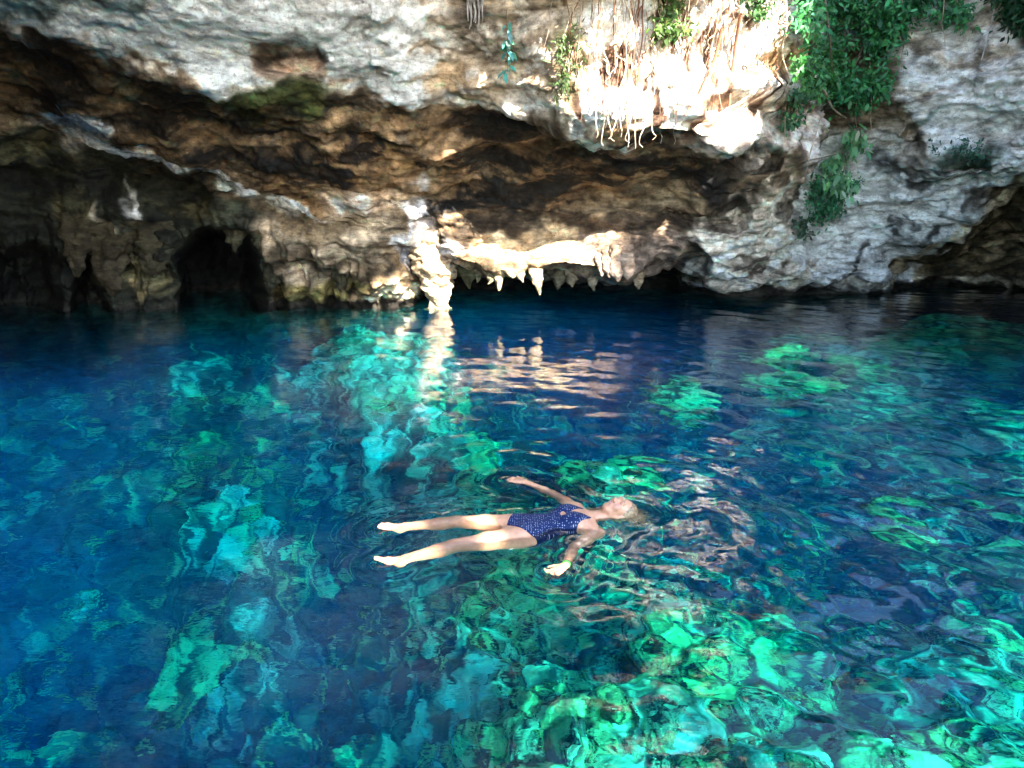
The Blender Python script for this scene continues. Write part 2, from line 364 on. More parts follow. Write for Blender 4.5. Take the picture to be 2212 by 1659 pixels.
# middle wall above the water
poly([(560, 425), (720, 470), (880, 450), (900, 560), (885, 700), (580, 700), (590, 520)], (0.225, 0.162, 0.095), 20, 0.9)
for b in ((640, 500, 70, 24, 10), (760, 530, 80, 24, 5), (650, 570, 60, 20, 0), (820, 500, 40, 30, 0)):
    blob(*b[:4], (0.36, 0.28, 0.20), 0.7, b[4], 0.0)
for b in ((700, 620, 16, 40, 0), (640, 625, 12, 40, 0), (760, 610, 18, 36, 0), (840, 590, 14, 36, 0), (600, 600, 16, 60, 0), (720, 560, 60, 10, 10)):
    blob(*b[:4], DARK, 0.8, b[4], 0.0)
for b in ((660, 610, 40, 24, 0), (770, 600, 40, 16, 0), (690, 640, 60, 10, 0)):
    blob(*b[:4], (0.26, 0.22, 0.07), 0.7, b[4], 0.0)
poly([(800, 655), (812, 610), (860, 590), (884, 585), (884, 665)], (0.56, 0.45, 0.30), 10, 0.9)  # stub painted paler where the sun patch falls
poly([(868, 440), (900, 425), (950, 440), (985, 500), (990, 545), (890, 560), (872, 500)], (0.48, 0.46, 0.47), 10, 0.9, 0.0)
blob(905, 545, 14, 40, (0.10, 0.10, 0.11), 0.7); blob(925, 470, 30, 12, (0.16, 0.14, 0.13), 0.7)
# the hanging ledge over the cavity
poly([(985, 545), (1110, 487), (1240, 494), (1400, 500), (1560, 505), (1560, 570), (1370, 605), (1100, 600)], (0.40, 0.29, 0.175), 10, 0.95)
poly([(1235, 490), (1400, 498), (1560, 505), (1540, 580), (1365, 605), (1220, 590)], (0.20, 0.15, 0.12), 22, 0.95)  # browner right end, also fades the sunlight out along the ledge
poly([(1165, 450), (1300, 405), (1400, 395), (1500, 400), (1480, 440), (1300, 452)], (0.25, 0.18, 0.11), 14, 0.8, 0.0)  # sunlit strip painted in as a paler colour
poly([(960, 470), (1560, 452), (1560, 500), (1240, 492), (1110, 486), (980, 545)], (0.095, 0.066, 0.042), 10, 0.95)  # unlit underside above the ledge, its shade painted dark
# sunlit face with roots
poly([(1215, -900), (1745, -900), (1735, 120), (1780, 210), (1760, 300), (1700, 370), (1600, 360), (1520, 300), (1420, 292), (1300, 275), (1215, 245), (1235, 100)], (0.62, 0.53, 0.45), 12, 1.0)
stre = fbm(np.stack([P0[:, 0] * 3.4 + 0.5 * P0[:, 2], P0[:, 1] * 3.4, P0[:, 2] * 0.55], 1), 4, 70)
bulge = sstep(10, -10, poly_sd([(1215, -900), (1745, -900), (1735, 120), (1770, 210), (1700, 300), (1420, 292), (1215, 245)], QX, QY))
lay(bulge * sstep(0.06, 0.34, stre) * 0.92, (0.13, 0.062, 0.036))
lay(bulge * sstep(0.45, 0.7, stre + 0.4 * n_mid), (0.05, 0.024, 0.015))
lay(sstep(30, -30, poly_sd([(1480, 225), (1760, 215), (1790, 330), (1690, 380), (1480, 330)], QX, QY)) * (0.4 + 0.55 * sstep(-0.05, 0.3, stre)), (0.21, 0.145, 0.105))  # streaks plus shade put into the colour of the lower right bulge
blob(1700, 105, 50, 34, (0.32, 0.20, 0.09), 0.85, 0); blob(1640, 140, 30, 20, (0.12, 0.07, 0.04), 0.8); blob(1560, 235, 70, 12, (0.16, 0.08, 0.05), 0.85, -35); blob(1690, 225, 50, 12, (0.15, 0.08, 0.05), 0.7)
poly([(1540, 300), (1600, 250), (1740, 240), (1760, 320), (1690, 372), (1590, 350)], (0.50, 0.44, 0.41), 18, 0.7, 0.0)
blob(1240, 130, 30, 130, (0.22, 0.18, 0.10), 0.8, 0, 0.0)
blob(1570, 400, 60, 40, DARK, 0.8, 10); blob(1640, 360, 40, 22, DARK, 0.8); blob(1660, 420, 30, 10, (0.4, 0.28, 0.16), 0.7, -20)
# pale right half: pillar like wall down to the water
poly([(1500, 470), (1600, 440), (1720, 380), (1790, 380), (1780, 700), (1480, 700), (1480, 560)], (0.54, 0.47, 0.40), 18, 0.9)
for b in ((1580, 480, 40, 40, 0), (1500, 560, 40, 40, 0), (1640, 560, 50, 14, -40), (1560, 620, 80, 10, 0), (1720, 440, 26, 60, 15)):
    blob(*b[:4], (0.085, 0.068, 0.05), 0.8, b[4], 0.03)
poly([(1740, 60), (2400, -300), (2900, 200), (2700, 420), (2212, 392), (2080, 470), (1990, 545), (1912, 628), (1760, 640), (1735, 500), (1770, 300)], (0.53, 0.55, 0.58), 16, 0.95)  # bluish tint stands for skylight on the grey wall
poly([(1735, 60), (1920, 60), (1930, 240), (1900, 300), (1780, 320)], (0.15, 0.11, 0.07), 20, 0.9)
for b in ((2000, 100, 90, 30, 10), (2120, 130, 60, 20, 0), (1900, 260, 60, 40, 0), (2000, 200, 80, 12, 0), (1960, 320, 40, 50, 0), (2150, 40, 60, 30, 0)):
    blob(*b[:4], (0.27, 0.205, 0.14), 0.75, b[4], 0.0)
for b in ((1960, 295, 18, 24, 0), (2100, 345, 50, 16, -10), (1970, 385, 70, 24, 10), (2030, 360, 60, 12, 0), (1850, 570, 12, 50, 10), (1990, 480, 14, 60, 35), (2190, 60, 30, 60, 0), (1870, 620, 60, 8, 0)):
    blob(*b[:4], (0.045, 0.045, 0.036), 0.85, b[4], 0.03)
for b in ((2080, 330, 90, 22, 0), (1990, 250, 50, 14, 0), (1740, 500, 30, 20, 0)):
    blob(*b[:4], (0.07, 0.13, 0.085), 0.7, b[4], 0.0)
poly([(1912, 640), (1975, 560), (2080, 475), (2225, 395), (2500, 420), (2500, 760), (1912, 760)], (0.165, 0.125, 0.07), 8, 0.97)
ld = line_d([(1918, 612), (1985, 545), (2090, 470), (2215, 398)], SX, SY); lay(sstep(13, 4, ld) * 0.85, (0.46, 0.36, 0.25))
poly([(2090, 530), (2212, 490), (2300, 500), (2300, 540), (2110, 545)], (0.45, 0.33, 0.21), 10, 0.8, 0.0)
for b in ((2150, 450, 60, 24, 0), (2190, 600, 60, 30, 0), (2060, 600, 60, 20, 0)):
    blob(*b[:4], DARK, 0.75, b[4], 0.03)
# cavity and arch shade painted as dark colour, wet rock at the waterline
lay(sstep(15.3, 16.4, P0[:, 1]) * (SX < 1900) * (SX > 880) * 0.9, (0.06, 0.055, 0.05))
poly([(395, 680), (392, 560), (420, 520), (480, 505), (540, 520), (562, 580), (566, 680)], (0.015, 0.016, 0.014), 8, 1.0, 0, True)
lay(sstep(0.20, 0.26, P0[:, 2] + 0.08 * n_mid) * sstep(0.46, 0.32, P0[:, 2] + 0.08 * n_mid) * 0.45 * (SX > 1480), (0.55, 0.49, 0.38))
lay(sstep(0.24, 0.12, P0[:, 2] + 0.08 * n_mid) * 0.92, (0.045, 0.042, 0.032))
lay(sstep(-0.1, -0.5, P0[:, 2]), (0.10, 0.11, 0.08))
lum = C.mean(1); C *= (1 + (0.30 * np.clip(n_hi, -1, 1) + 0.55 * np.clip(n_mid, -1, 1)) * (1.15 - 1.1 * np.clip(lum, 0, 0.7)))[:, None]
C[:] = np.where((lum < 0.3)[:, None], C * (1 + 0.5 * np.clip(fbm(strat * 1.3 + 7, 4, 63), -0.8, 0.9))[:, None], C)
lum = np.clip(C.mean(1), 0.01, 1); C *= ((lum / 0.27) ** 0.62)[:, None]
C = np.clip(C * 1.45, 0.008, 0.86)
# deeper hollows: the cave arch at the lower left, niches, crevices
def niche(x, y, rx, ry, depth, ang=0, soft=0.25):
    ca, sa = math.cos(R(ang)), math.sin(R(ang))
    dx, dy = SX + 18 * wn[:, 0] - x, SY + 14 * wn[:, 1] - y
    d = np.sqrt(((dx * ca + dy * sa) / rx) ** 2 + ((-dx * sa + dy * ca) / ry) ** 2)
    return depth * sstep(1 + soft, 1 - soft, d)
push = niche(478, 640, 84, 132, 3.6) + niche(190, 660, 34, 90, 1.2) + niche(60, 640, 60, 100, 1.2) + niche(615, 640, 14, 60, 0.6) + niche(705, 650, 10, 40, 0.5) + niche(770, 640, 12, 40, 0.4)
push += niche(625, 120, 70, 40, 0.35) + niche(350, 420, 110, 60, 0.5, 15) + niche(1575, 465, 40, 30, 0.5) + niche(1640, 345, 50, 28, 0.7) + niche(1955, 295, 18, 24, 0.5) + niche(1740, 450, 26, 60, 0.7, 12)
push += niche(1500, 565, 34, 34, 0.7) + niche(1690, 225, 40, 14, 0.4) + niche(1555, 238, 60, 16, 0.4, -35) + niche(2090, 345, 50, 18, 0.5)
P1 = P1.copy(); P1[:, 1] += push; P1[:, 0] += push * P1[:, 0] / 13.0

m = NT('limestone')
a = m.n('Attribute', {'attribute_name': 'tint'})
tc = m.n('TexCoord')
n1 = m.n('TexNoise', None, Vector=tc.outputs['Object'], Scale=9.0, Detail=8.0, Roughness=0.65)
n2 = m.n('TexNoise', None, Vector=tc.outputs['Object'], Scale=42.0, Detail=5.0, Roughness=0.6)
mp = m.n('Mapping', None, Vector=tc.outputs['Object'], Scale=(5, 5, 16))
n3 = m.n('TexNoise', None, Vector=mp, Scale=1.2, Detail=6.0, Roughness=0.6)
v1 = m.n('TexVoronoi', None, Vector=tc.outputs['Object'], Scale=14.0, Randomness=1.0)
g1 = m.ramp(n1.outputs[0], [(0.28, (0.72, 0.70, 0.67)), (0.5, (1, 1, 1)), (0.72, (1.2, 1.19, 1.17))])
g3 = m.ramp(n3.outputs[0], [(0.32, (0.5, 0.46, 0.42)), (0.5, (1, 1, 1)), (0.68, (1.2, 1.2, 1.2))])
g2 = m.ramp(n2.outputs[0], [(0.33, (0.8, 0.79, 0.77)), (0.55, (1.0, 1.0, 1.0)), (0.75, (1.08, 1.08, 1.08))])
c1 = m.mix(1.0, a.outputs['Color'], g1.outputs[0], 'MULTIPLY'); c2 = m.mix(1.0, c1.outputs[0], g2.outputs[0], 'MULTIPLY'); c3 = m.mix(0.8, c2.outputs[0], g3.outputs[0], 'MULTIPLY')
mpm = m.n('Mapping', None, Vector=tc.outputs['Object'], Scale=(1, 1, 2.0))
nm = m.n('TexNoise', None, Vector=mpm, Scale=1.7, Detail=10.0, Roughness=0.66, Distortion=0.6)
gm = m.ramp(nm.outputs[0], [(0.36, (0.18, 0.15, 0.125)), (0.45, (0.70, 0.64, 0.58)), (0.54, (1.08, 1.06, 1.03)), (0.66, (1.6, 1.56, 1.5))])
np_ = m.n('TexNoise', None, Vector=tc.outputs['Object'], Scale=17.0, Detail=6.0, Roughness=0.75)
gp = m.ramp(np_.outputs[0], [(0.34, (0.3, 0.27, 0.25)), (0.43, (1, 1, 1)), (0.64, (1.0, 1.0, 1.0)), (0.74, (1.25, 1.24, 1.22))])
c3 = m.mix(0.75, c3.outputs[0], gm.outputs[0], 'MULTIPLY'); c3 = m.mix(0.8, c3.outputs[0], gp.outputs[0], 'MULTIPLY')
hm = m.n('Math', {'operation': 'ADD'}); m.set(hm, 0, n1.outputs[0])
hm2 = m.n('Math', {'operation': 'MULTIPLY'}); m.set(hm2, 0, n2.outputs[0]); m.set(hm2, 1, 0.35); m.set(hm, 1, hm2)
hm3 = m.n('Math', {'operation': 'ADD'}); m.set(hm3, 0, hm); m.set(hm3, 1, n3.outputs[0])
hm4 = m.n('Math', {'operation': 'MULTIPLY_ADD'}); m.set(hm4, 0, v1.outputs[0]); m.set(hm4, 1, 0.5); m.set(hm4, 2, hm3)
bp_ = m.n('Bump', None, Strength=0.45, Distance=0.06, Height=hm4)
bs = m.n('BsdfPrincipled', None, Base_Color=c3.outputs[0], Roughness=0.8, Normal=bp_)
bs.inputs['Specular IOR Level'].default_value = 0.25
m.set(m.out, 0, bs)
ROCK = m.m
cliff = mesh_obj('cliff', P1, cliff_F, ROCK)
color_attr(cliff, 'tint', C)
tag(cliff, kind='structure')

# the sunlit stone column and the stalactites under the ledge
def drip_stone(name, stations, colr, label, cat, group=None, seed=0, nseg=30, ribs=0.26):
    """stations: (px, py, d, half width in metres)"""
    S = np.array([[*at(x, y, d), r] for x, y, d, r in stations])
    t = np.linspace(0, len(S) - 1, 12 * len(S)); i = np.minimum(t.astype(int), len(S) - 2); fr = (t - i)[:, None]; fr = fr * fr * (3 - 2 * fr) * 0.5 + fr * 0.5
    L = S[i] * (1 - fr) + S[i + 1] * fr
    th = np.linspace(0, 2 * math.pi, nseg, endpoint=False)
    V = np.stack([L[:, None, 0] + L[:, None, 3] * np.cos(th), L[:, None, 1] + L[:, None, 3] * 0.8 * np.sin(th), np.repeat(L[:, None, 2], nseg, 1)], -1).reshape(-1, 3)
    Cn = np.repeat(L[:, :3], nseg, 0)
    rad = np.repeat(L[:, 3], nseg)
    dv = V - Cn
    q = np.stack([V[:, 0] * 6, V[:, 1] * 6, V[:, 2] * 1.6], 1)
    V = Cn + dv * (1 + ribs * 1.6 * fbm(q, 3, seed) + ribs * 1.3 * fbm(V * 5, 3, seed + 5))[:, None]
    V[:, 2] += 0.2 * rad * fbm(V * 4, 2, seed + 3)
    nl = len(L)
    Fc = grid_faces(nl, nseg, wrap=True).tolist()
    V = np.concatenate([V, [L[0, :3], L[-1, :3]]])
    Fc += [[(k + 1) % nseg, k, nl * nseg] for k in range(nseg)] + [[(nl - 1) * nseg + k, (nl - 1) * nseg + (k + 1) % nseg, nl * nseg + 1] for k in range(nseg)]
    o = mesh_obj(name, V, Fc, ROCK)
    cc = np.array(colr) * (1 + 0.4 * np.clip(fbm(V * 4, 3, seed + 8), -1, 1))[:, None]
    color_attr(o, 'tint', cc)
    return tag(o, label, cat, group)
drip_stone('stone_column', [(938, 500, 13.7, 0.42), (935, 545, 13.72, 0.44), (936, 575, 13.75, 0.43), (944, 610, 13.85, 0.32), (950, 640, 13.95, 0.24), (948, 662, 14.0, 0.21), (948, 700, 14.0, 0.26)],
           (0.58, 0.46, 0.31), 'sunlit stone column narrowing down to the water left of the dark cave mouth', 'rock column', seed=101)
drip_stone('stalactite', [(1158, 560, 13.1, 0.17), (1159, 588, 12.95, 0.15), (1163, 604, 12.9, 0.12), (1162, 614, 12.9, 0.10), (1164, 626, 12.9, 0.055), (1166, 637, 12.9, 0.015)], (0.46, 0.36, 0.22), 'single pointed tan stalactite hanging in the middle of the dark cave mouth', 'stalactite', seed=111)
drip_stone('stalactite', [(1004, 560, 14.1, 0.24), (1010, 590, 14.0, 0.19), (1010, 604, 13.95, 0.12), (1012, 614, 13.95, 0.06), (1014, 624, 13.95, 0.015)], (0.17, 0.17, 0.09), 'short dark green stalactite just right of the sunlit stone column', 'stalactite', seed=121)  # this and the stubby one coloured dark to stand for shade
drip_stone('stalactite', [(1212, 560, 14.1, 0.28), (1206, 592, 14.0, 0.22), (1208, 606, 13.95, 0.14), (1205, 617, 13.95, 0.07), (1205, 626, 13.95, 0.015)], (0.16, 0.14, 0.09), 'stubby dull brown stalactite right of the pointed tan one', 'stalactite', seed=131)
drip_stone('stalactite', [(1100, 580, 12.75, 0.16), (1104, 588, 12.75, 0.12), (1107, 597, 12.75, 0.06), (1108, 601, 12.75, 0.02)], (0.5, 0.4, 0.27), 'small sunlit stub of rock under the bright ledge', 'stalactite', seed=141)
rs = np.random.default_rng(5)
for x, y0, y1, d, r, lb in ((165, 500, 600, 13.0, 0.20, 'mossy drip stone at the far left of the dark cave wall'), (240, 520, 640, 13.25, 0.30, 'broad mossy drip stone reaching the water left of the dark arch'), (330, 520, 600, 13.3, 0.30, 'blunt olive drip stone left above the dark arch'),
                            (505, 500, 545, 13.5, 0.16, 'short dark drip stone inside the top of the dark arch'), (585, 520, 625, 13.45, 0.24, 'long olive drip stone on the right edge of the dark arch'), (735, 570, 632, 13.6, 0.17, 'thin brown drip stone between the dark arch and the sunlit column')):
    drip_stone('stalactite', [(x, y0 - 40, d + 0.35, r * 1.6), (x + 3, y0 + 5, d + 0.1, r * 1.3), (x - 3, (y0 + y1) / 2, d + 0.05, r * 0.85), (x + 5, y1 - 18, d + 0.05, r * 0.6), (x + 1, y1 - 6, d + 0.05, r * 0.28), (x + 3, y1, d + 0.05, r * 0.08)],
               (0.062 + 0.02 * rs.random(), 0.062, 0.036), lb, 'stalactite', 'drip stones on the dark left wall', seed=int(201 + x), ribs=0.34)
# ------------------------------------------------------------------ plants and roots on the rock
CPX, CPY = project(P1)
CELL = 6
DX0, DY0, DNX, DNY = -300, -700, 480, 240
DM = np.full((DNY, DNX), np.nan)
inb = (P1[:, 1] > 3) & (P1[:, 2] > -0.2) & (vkey > 1.5)
ix = ((CPX[inb] - DX0) / CELL).astype(int); iy = ((CPY[inb] - DY0) / CELL).astype(int); dd = P1[inb, 1]
ok = (ix >= 0) & (ix < DNX) & (iy >= 0) & (iy < DNY)
tmp = np.full(DNY * DNX, 99.0); np.minimum.at(tmp, iy[ok] * DNX + ix[ok], dd[ok]); DM = tmp.reshape(DNY, DNX)
for _ in range(14):
    hole = DM > 90
    if not hole.any(): break
    nb = np.minimum.reduce([np.roll(DM, 1, 0), np.roll(DM, -1, 0), np.roll(DM, 1, 1), np.roll(DM, -1, 1)])
    DM = np.where(hole, nb, DM)
def surf(px, py, off=0.0):
    i = min(max(int((py - DY0) / CELL), 0), DNY - 1); j_ = min(max(int((px - DX0) / CELL), 0), DNX - 1)
    return at(px, py, DM[i, j_] - off)
for k, (x, y0, y1, r, lb) in enumerate(((1298, 548, 596, 0.10, 'thin leftmost finger of the brown stalactite cluster'), (1315, 540, 600, 0.12, 'second finger from the left in the brown stalactite cluster'),
                                        (1332, 530, 609, 0.15, 'long pointed middle finger of the brown stalactite cluster'), (1354, 528, 604, 0.18, 'thick rightmost finger of the brown stalactite cluster'))):
    d_ = surf(x, 560)[1] - 0.02
    drip_stone('stalactite', [(x - 1, y0, d_ + 0.12, r * 0.8), (x, y0 + 18, d_, r), (x + 1, (y0 + y1) / 2 + 4, d_, r * 0.9), (x, y1 - 14, d_, r * 0.66), (x + 2, y1 - 5, d_, r * 0.36), (x + 2, y1, d_, 0.02)], (0.36, 0.27, 0.21), lb, 'stalactite', 'fingers of the stalactite cluster on the ledge', seed=151 + 10 * k)
rs = np.random.default_rng(77)
for x, ln, r, lb in ((1032, 15, 0.09, 'tiny stalactite on the ledge edge, first right of the dark green one'), (1058, 12, 0.08, 'tiny blunt stalactite under the left end of the bright ledge'), (1078, 20, 0.10, 'small stalactite under the brightest part of the ledge'), (1128, 14, 0.09, 'tiny stalactite close left of the single pointed one'),
                     (1238, 18, 0.11, 'small brown stalactite between the stubby one and the finger cluster'), (1280, 20, 0.10, 'small brown stalactite touching the finger cluster on its left'), (1378, 18, 0.12, 'small brown stalactite right of the finger cluster')):
    yb = next((y for y in range(560, 640, 2) if surf(x, y)[1] > 14.6), 590); d_ = surf(x, yb - 10)[1]
    drip_stone('stalactite', [(x - 2, yb - 22, d_ + 0.12, r * 1.5), (x, yb - 4, d_ + 0.06, r * 1.1), (x + rs.normal(0, 2), yb + ln * 0.45, d_ + 0.06, r * 0.6), (x + rs.normal(0, 2), yb + ln, d_ + 0.06, 0.015)], (0.30, 0.24, 0.16) if x > 1200 else (0.34, 0.28, 0.18), lb, 'stalactite', seed=int(400 + x), ribs=0.34)
def leaf_mat(name, trans=0.3, rough=0.45):
    m = NT(name)
    a = m.n('Attribute', {'attribute_name': 'tint'})
    bs = m.n('BsdfPrincipled', None, Base_Color=a.outputs['Color'], Roughness=rough); bs.inputs['Specular IOR Level'].default_value = 0.4
    tl = m.n('BsdfTranslucent', None, Color=a.outputs['Color'])
    mx = m.n('MixShader'); m.set(mx, 0, trans); m.set(mx, 1, bs); m.set(mx, 2, tl)
    m.set(m.out, 0, mx); return m.m
LEAF = leaf_mat('leaf')
def leaf_mesh(name, P, size, color, parent=None, droop=0.4, width=0.42, spread=0.3, rs=rng, face=(0, -1, 0.5)):
    n = len(P)
    s = size * np.exp(rs.normal(0, 0.28, n))
    d = rs.normal(0, 1, (n, 3)); d[:, 2] -= droop * 2; d[:, 1] -= 0.4; d /= np.linalg.norm(d, axis=1, keepdims=True)
    up = rs.normal(0, 0.55, (n, 3)) + np.array(face)
    sd = np.cross(d, up); sd /= np.linalg.norm(sd, axis=1, keepdims=True) + 1e-9
    nn = np.cross(sd, d)
    s3 = s[:, None]
    V = np.stack([P, P + d * s3 * 0.35 + sd * s3 * width * 0.5 + nn * s3 * 0.07, P + d * s3 * 0.75 + sd * s3 * width * 0.36 + nn * s3 * 0.04, P + d * s3 - nn * s3 * 0.10,
                  P + d * s3 * 0.75 - sd * s3 * width * 0.36 + nn * s3 * 0.04, P + d * s3 * 0.35 - sd * s3 * width * 0.5 + nn * s3 * 0.07, P + d * s3 * 0.5], 1).reshape(-1, 3)
    b = (np.arange(n) * 7)[:, None]
    Fq = np.concatenate([b + np.array([0, 1, 2, 6]), b + np.array([6, 2, 3, 4]), b + np.array([0, 6, 4, 5])], 0)
    o = mesh_obj(name, V, Fq, LEAF, parent, smooth=False)
    c = np.array(color) * np.exp(rs.normal(0, 0.35, (n, 1))) * (1 + rs.normal(0, 0.12, (n, 3)))
    color_attr(o, 'tint', np.repeat(np.clip(c, 0.003, 0.6), 7, 0)); return o
def tube_data(path, r0, r1, ns=5, sub=5):
    P = np.array(path, float); n = len(P)
    t = np.linspace(0, n - 1, (n - 1) * sub + 1); i = np.minimum(t.astype(int), n - 2); f = (t - i)[:, None]
    pm, p0, p1, p2 = P[np.maximum(i - 1, 0)], P[i], P[i + 1], P[np.minimum(i + 2, n - 1)]
    L = 0.5 * ((2 * p0) + (-pm + p1) * f + (2 * pm - 5 * p0 + 4 * p1 - p2) * f**2 + (-pm + 3 * p0 - 3 * p1 + p2) * f**3)
    T = np.gradient(L, axis=0); T /= np.linalg.norm(T, axis=1, keepdims=True) + 1e-9
    a = np.cross(T, (0.31, 0.9, 0.27)); a /= np.linalg.norm(a, axis=1, keepdims=True) + 1e-9; b = np.cross(T, a)
    r = np.linspace(r0, r1, len(L))[:, None, None]
    th = np.linspace(0, 2 * math.pi, ns, endpoint=False)[None, :, None]
    V = (L[:, None] + r * (np.cos(th) * a[:, None] + np.sin(th) * b[:, None])).reshape(-1, 3)
    Fc = grid_faces(len(L), ns, wrap=True)
    return V, Fc
def tubes(name, specs, material, parent=None):
    VV, FF, o = [], [], 0
    for s in specs:
        V, Fc = tube_data(*s); VV.append(V); FF.append(Fc + o); o += len(V)
    return mesh_obj(name, np.concatenate(VV), np.concatenate(FF), material, parent)
def plain(name, color, rough=0.8, vary=0.35, scale=12):
    m = NT(name); tc = m.n('TexCoord'); nz = m.n('TexNoise', None, Vector=tc.outputs['Object'], Scale=float(scale), Detail=5.0)
    lo = tuple(c * (1 - vary) for c in color); hi = tuple(min(1, c * (1 + vary)) for c in color)
    g = m.ramp(nz.outputs[0], [(0.35, lo), (0.65, hi)])
    bp = m.n('Bump', None, Strength=0.3, Distance=0.01, Height=nz.outputs[0])
    bs = m.n('BsdfPrincipled', None, Base_Color=g.outputs[0], Roughness=rough, Normal=bp); m.set(m.out, 0, bs); return m.m
ROOT_PALE = plain('root_bark', (0.52, 0.40, 0.29)); ROOT_RED = plain('red_root_bark', (0.22, 0.095, 0.05)); BARK = plain('bark', (0.20, 0.155, 0.11)); GREYROOT = plain('grey_root_bark', (0.42, 0.39, 0.38))

def in_poly(pts, n, rs=rng):
    p = np.array(pts, float); lo, hi = p.min(0), p.max(0); out = []
    while len(out) < n:
        q = rs.uniform(lo, hi, (n * 2, 2)); m_ = poly_sd(pts, q[:, 0], q[:, 1]) < 0; out += q[m_].tolist()
    return np.array(out[:n])
def plant(name, label, cat, pts, n, size, color, off=(0.05, 0.5), stems=(), group=None, clump=0.0, **kw):
    q = in_poly(pts, n)
    if clump:                                # gather the leaves in tufts
        c = in_poly(pts, max(6, n // 45)); w_ = rng.integers(len(c), size=n); q = c[w_] * (1 - 0.0) + rng.normal(0, clump, (n, 2))
        offs = rng.uniform(off[0], off[1], len(c))[w_] + rng.normal(0, 0.08, n)
    else: offs = rng.uniform(off[0], off[1], n)
    P = np.array([surf(x, y, o_) for (x, y), o_ in zip(q, offs)])
    b = P.mean(0); root = bpy.data.objects.new(name, None); col.objects.link(root); root.location = (b[0], P[:, 1].max(), P[:, 2].max())
    tag(root, label, cat, group)
    L = np.array(root.location)
    leaf_mesh('foliage', P - L, size, color, root, **kw)
    if stems: tubes('stem', [([surf(*s_) - L for s_ in path], r0, r1, 6, 5) for path, r0, r1 in stems], BARK, root)
    return root
GREEN = (0.022, 0.105, 0.035)
plant('hanging_shrub', 'large dense dark green shrub filling the cleft right of the sunlit face', 'shrub', [(1735, -80), (1925, -80), (1930, 60), (1905, 190), (1850, 235), (1790, 190), (1740, 110)], 5000, 0.105, (0.042, 0.20, 0.062), (0.1, 1.0),
      [([(1830, -90, 0.3), (1800, 20, 0.4), (1745, 70, 0.4)], 0.035, 0.012), ([(1900, -80, 0.4), (1880, 60, 0.5), (1830, 170, 0.4)], 0.03, 0.01), ([(1770, -80, 0.4), (1790, 60, 0.6), (1800, 190, 0.5)], 0.025, 0.01)], clump=17)
plant('climbing_vine', 'bright green leafy vine at the right edge of the sunlit face', 'vine', [(1722, 120), (1800, 100), (1815, 150), (1795, 200), (1770, 210), (1735, 185)], 700, 0.095, (0.05, 0.19, 0.045), (0.5, 1.1), [([(1790, 90, 0.6), (1765, 140, 0.8), (1750, 185, 0.8)], 0.012, 0.006)], clump=12)
plant('hanging_shrub', 'green shrub trailing over the top of the grey right wall', 'shrub', [(1920, -80), (2110, -80), (2095, 30), (2000, 72), (1930, 70)], 1600, 0.11, (0.055, 0.24, 0.09), (0.05, 0.6), [([(2000, -90, 0.2), (1980, 0, 0.3), (1940, 60, 0.3)], 0.03, 0.01), ([(2060, -90, 0.2), (2070, 30, 0.3)], 0.02, 0.01)], clump=15)
plant('hanging_shrub', 'very dark shrub in the top right corner', 'shrub', [(2110, -90), (2280, -90), (2260, 70), (2190, 95), (2150, 40)], 1300, 0.12, (0.016, 0.06, 0.025), (0.05, 0.5), [([(2200, -90, 0.2), (2190, 60, 0.3)], 0.02, 0.01)], clump=15)
plant('small_fern', 'small green tuft hanging below the sunlit face', 'fern', [(1690, 200), (1740, 195), (1755, 265), (1700, 270)], 200, 0.12, (0.05, 0.15, 0.07), (0.05, 0.3), clump=9)
plant('broadleaf_plant', 'pale green broad leaved plant hanging in front of the grey wall', 'plant', [(1800, 285), (1850, 275), (1862, 330), (1845, 400), (1805, 410), (1795, 340)], 360, 0.17, (0.20, 0.46, 0.22), (0.15, 0.7), [([(1735, 348, 0.2), (1770, 342, 0.4), (1820, 330, 0.5)], 0.015, 0.008), ([(1820, 330, 0.5), (1830, 400, 0.5)], 0.008, 0.005)], clump=12, droop=0.9, width=0.36)
plant('small_bush', 'dark green bush in the cleft above the pale wall foot', 'bush', [(1745, 395), (1840, 385), (1842, 440), (1800, 465), (1755, 470), (1735, 430)], 1000, 0.085, (0.045, 0.19, 0.085), (0.1, 0.6), [([(1790, 380, 0.2), (1785, 440, 0.4)], 0.015, 0.006)], clump=11)
plant('small_fern', 'thin green tuft low on the pale wall under the bush', 'fern', [(1715, 470), (1760, 465), (1765, 505), (1725, 515)], 140, 0.10, (0.05, 0.10, 0.06), (0.02, 0.15), clump=8)
plant('creeping_plant', 'low creeping greenery across the middle of the grey right wall', 'plant', [(2040, 300), (2120, 310), (2150, 345), (2060, 360), (1990, 330)], 260, 0.07, (0.04, 0.13, 0.08), (0.02, 0.15), clump=12)
plant('trailing_vine', 'thin vine with a few teal leaves hanging over the pale middle ceiling', 'vine', [(1084, 45), (1102, 45), (1106, 160), (1090, 165)], 26, 0.12, (0.10, 0.36, 0.30), (0.1, 0.25), [([(1094, 20, 0.15), (1098, 90, 0.2), (1095, 165, 0.2)], 0.007, 0.004)], droop=0.7)
plant('small_fern', 'yellow green ferns along the left border of the sunlit face', 'fern', [(1212, 50), (1250, 60), (1258, 170), (1222, 220), (1200, 190)], 420, 0.075, (0.06, 0.10, 0.03), (0.02, 0.22), clump=10, width=0.22)
plant('leafy_creeper', 'sunlit creeper with small yellow green leaves at the top of the bright face', 'creeper', [(1395, -60), (1500, -60), (1490, 50), (1440, 75), (1400, 40)], 420, 0.085, (0.07, 0.13, 0.03), (0.05, 0.3), clump=12)
plant('leafy_creeper', 'green tuft at the top of the sunlit face near the shrub', 'creeper', [(1590, -60), (1660, -60), (1650, 40), (1615, 55)], 360, 0.09, (0.05, 0.12, 0.035), (0.05, 0.3), clump=10)

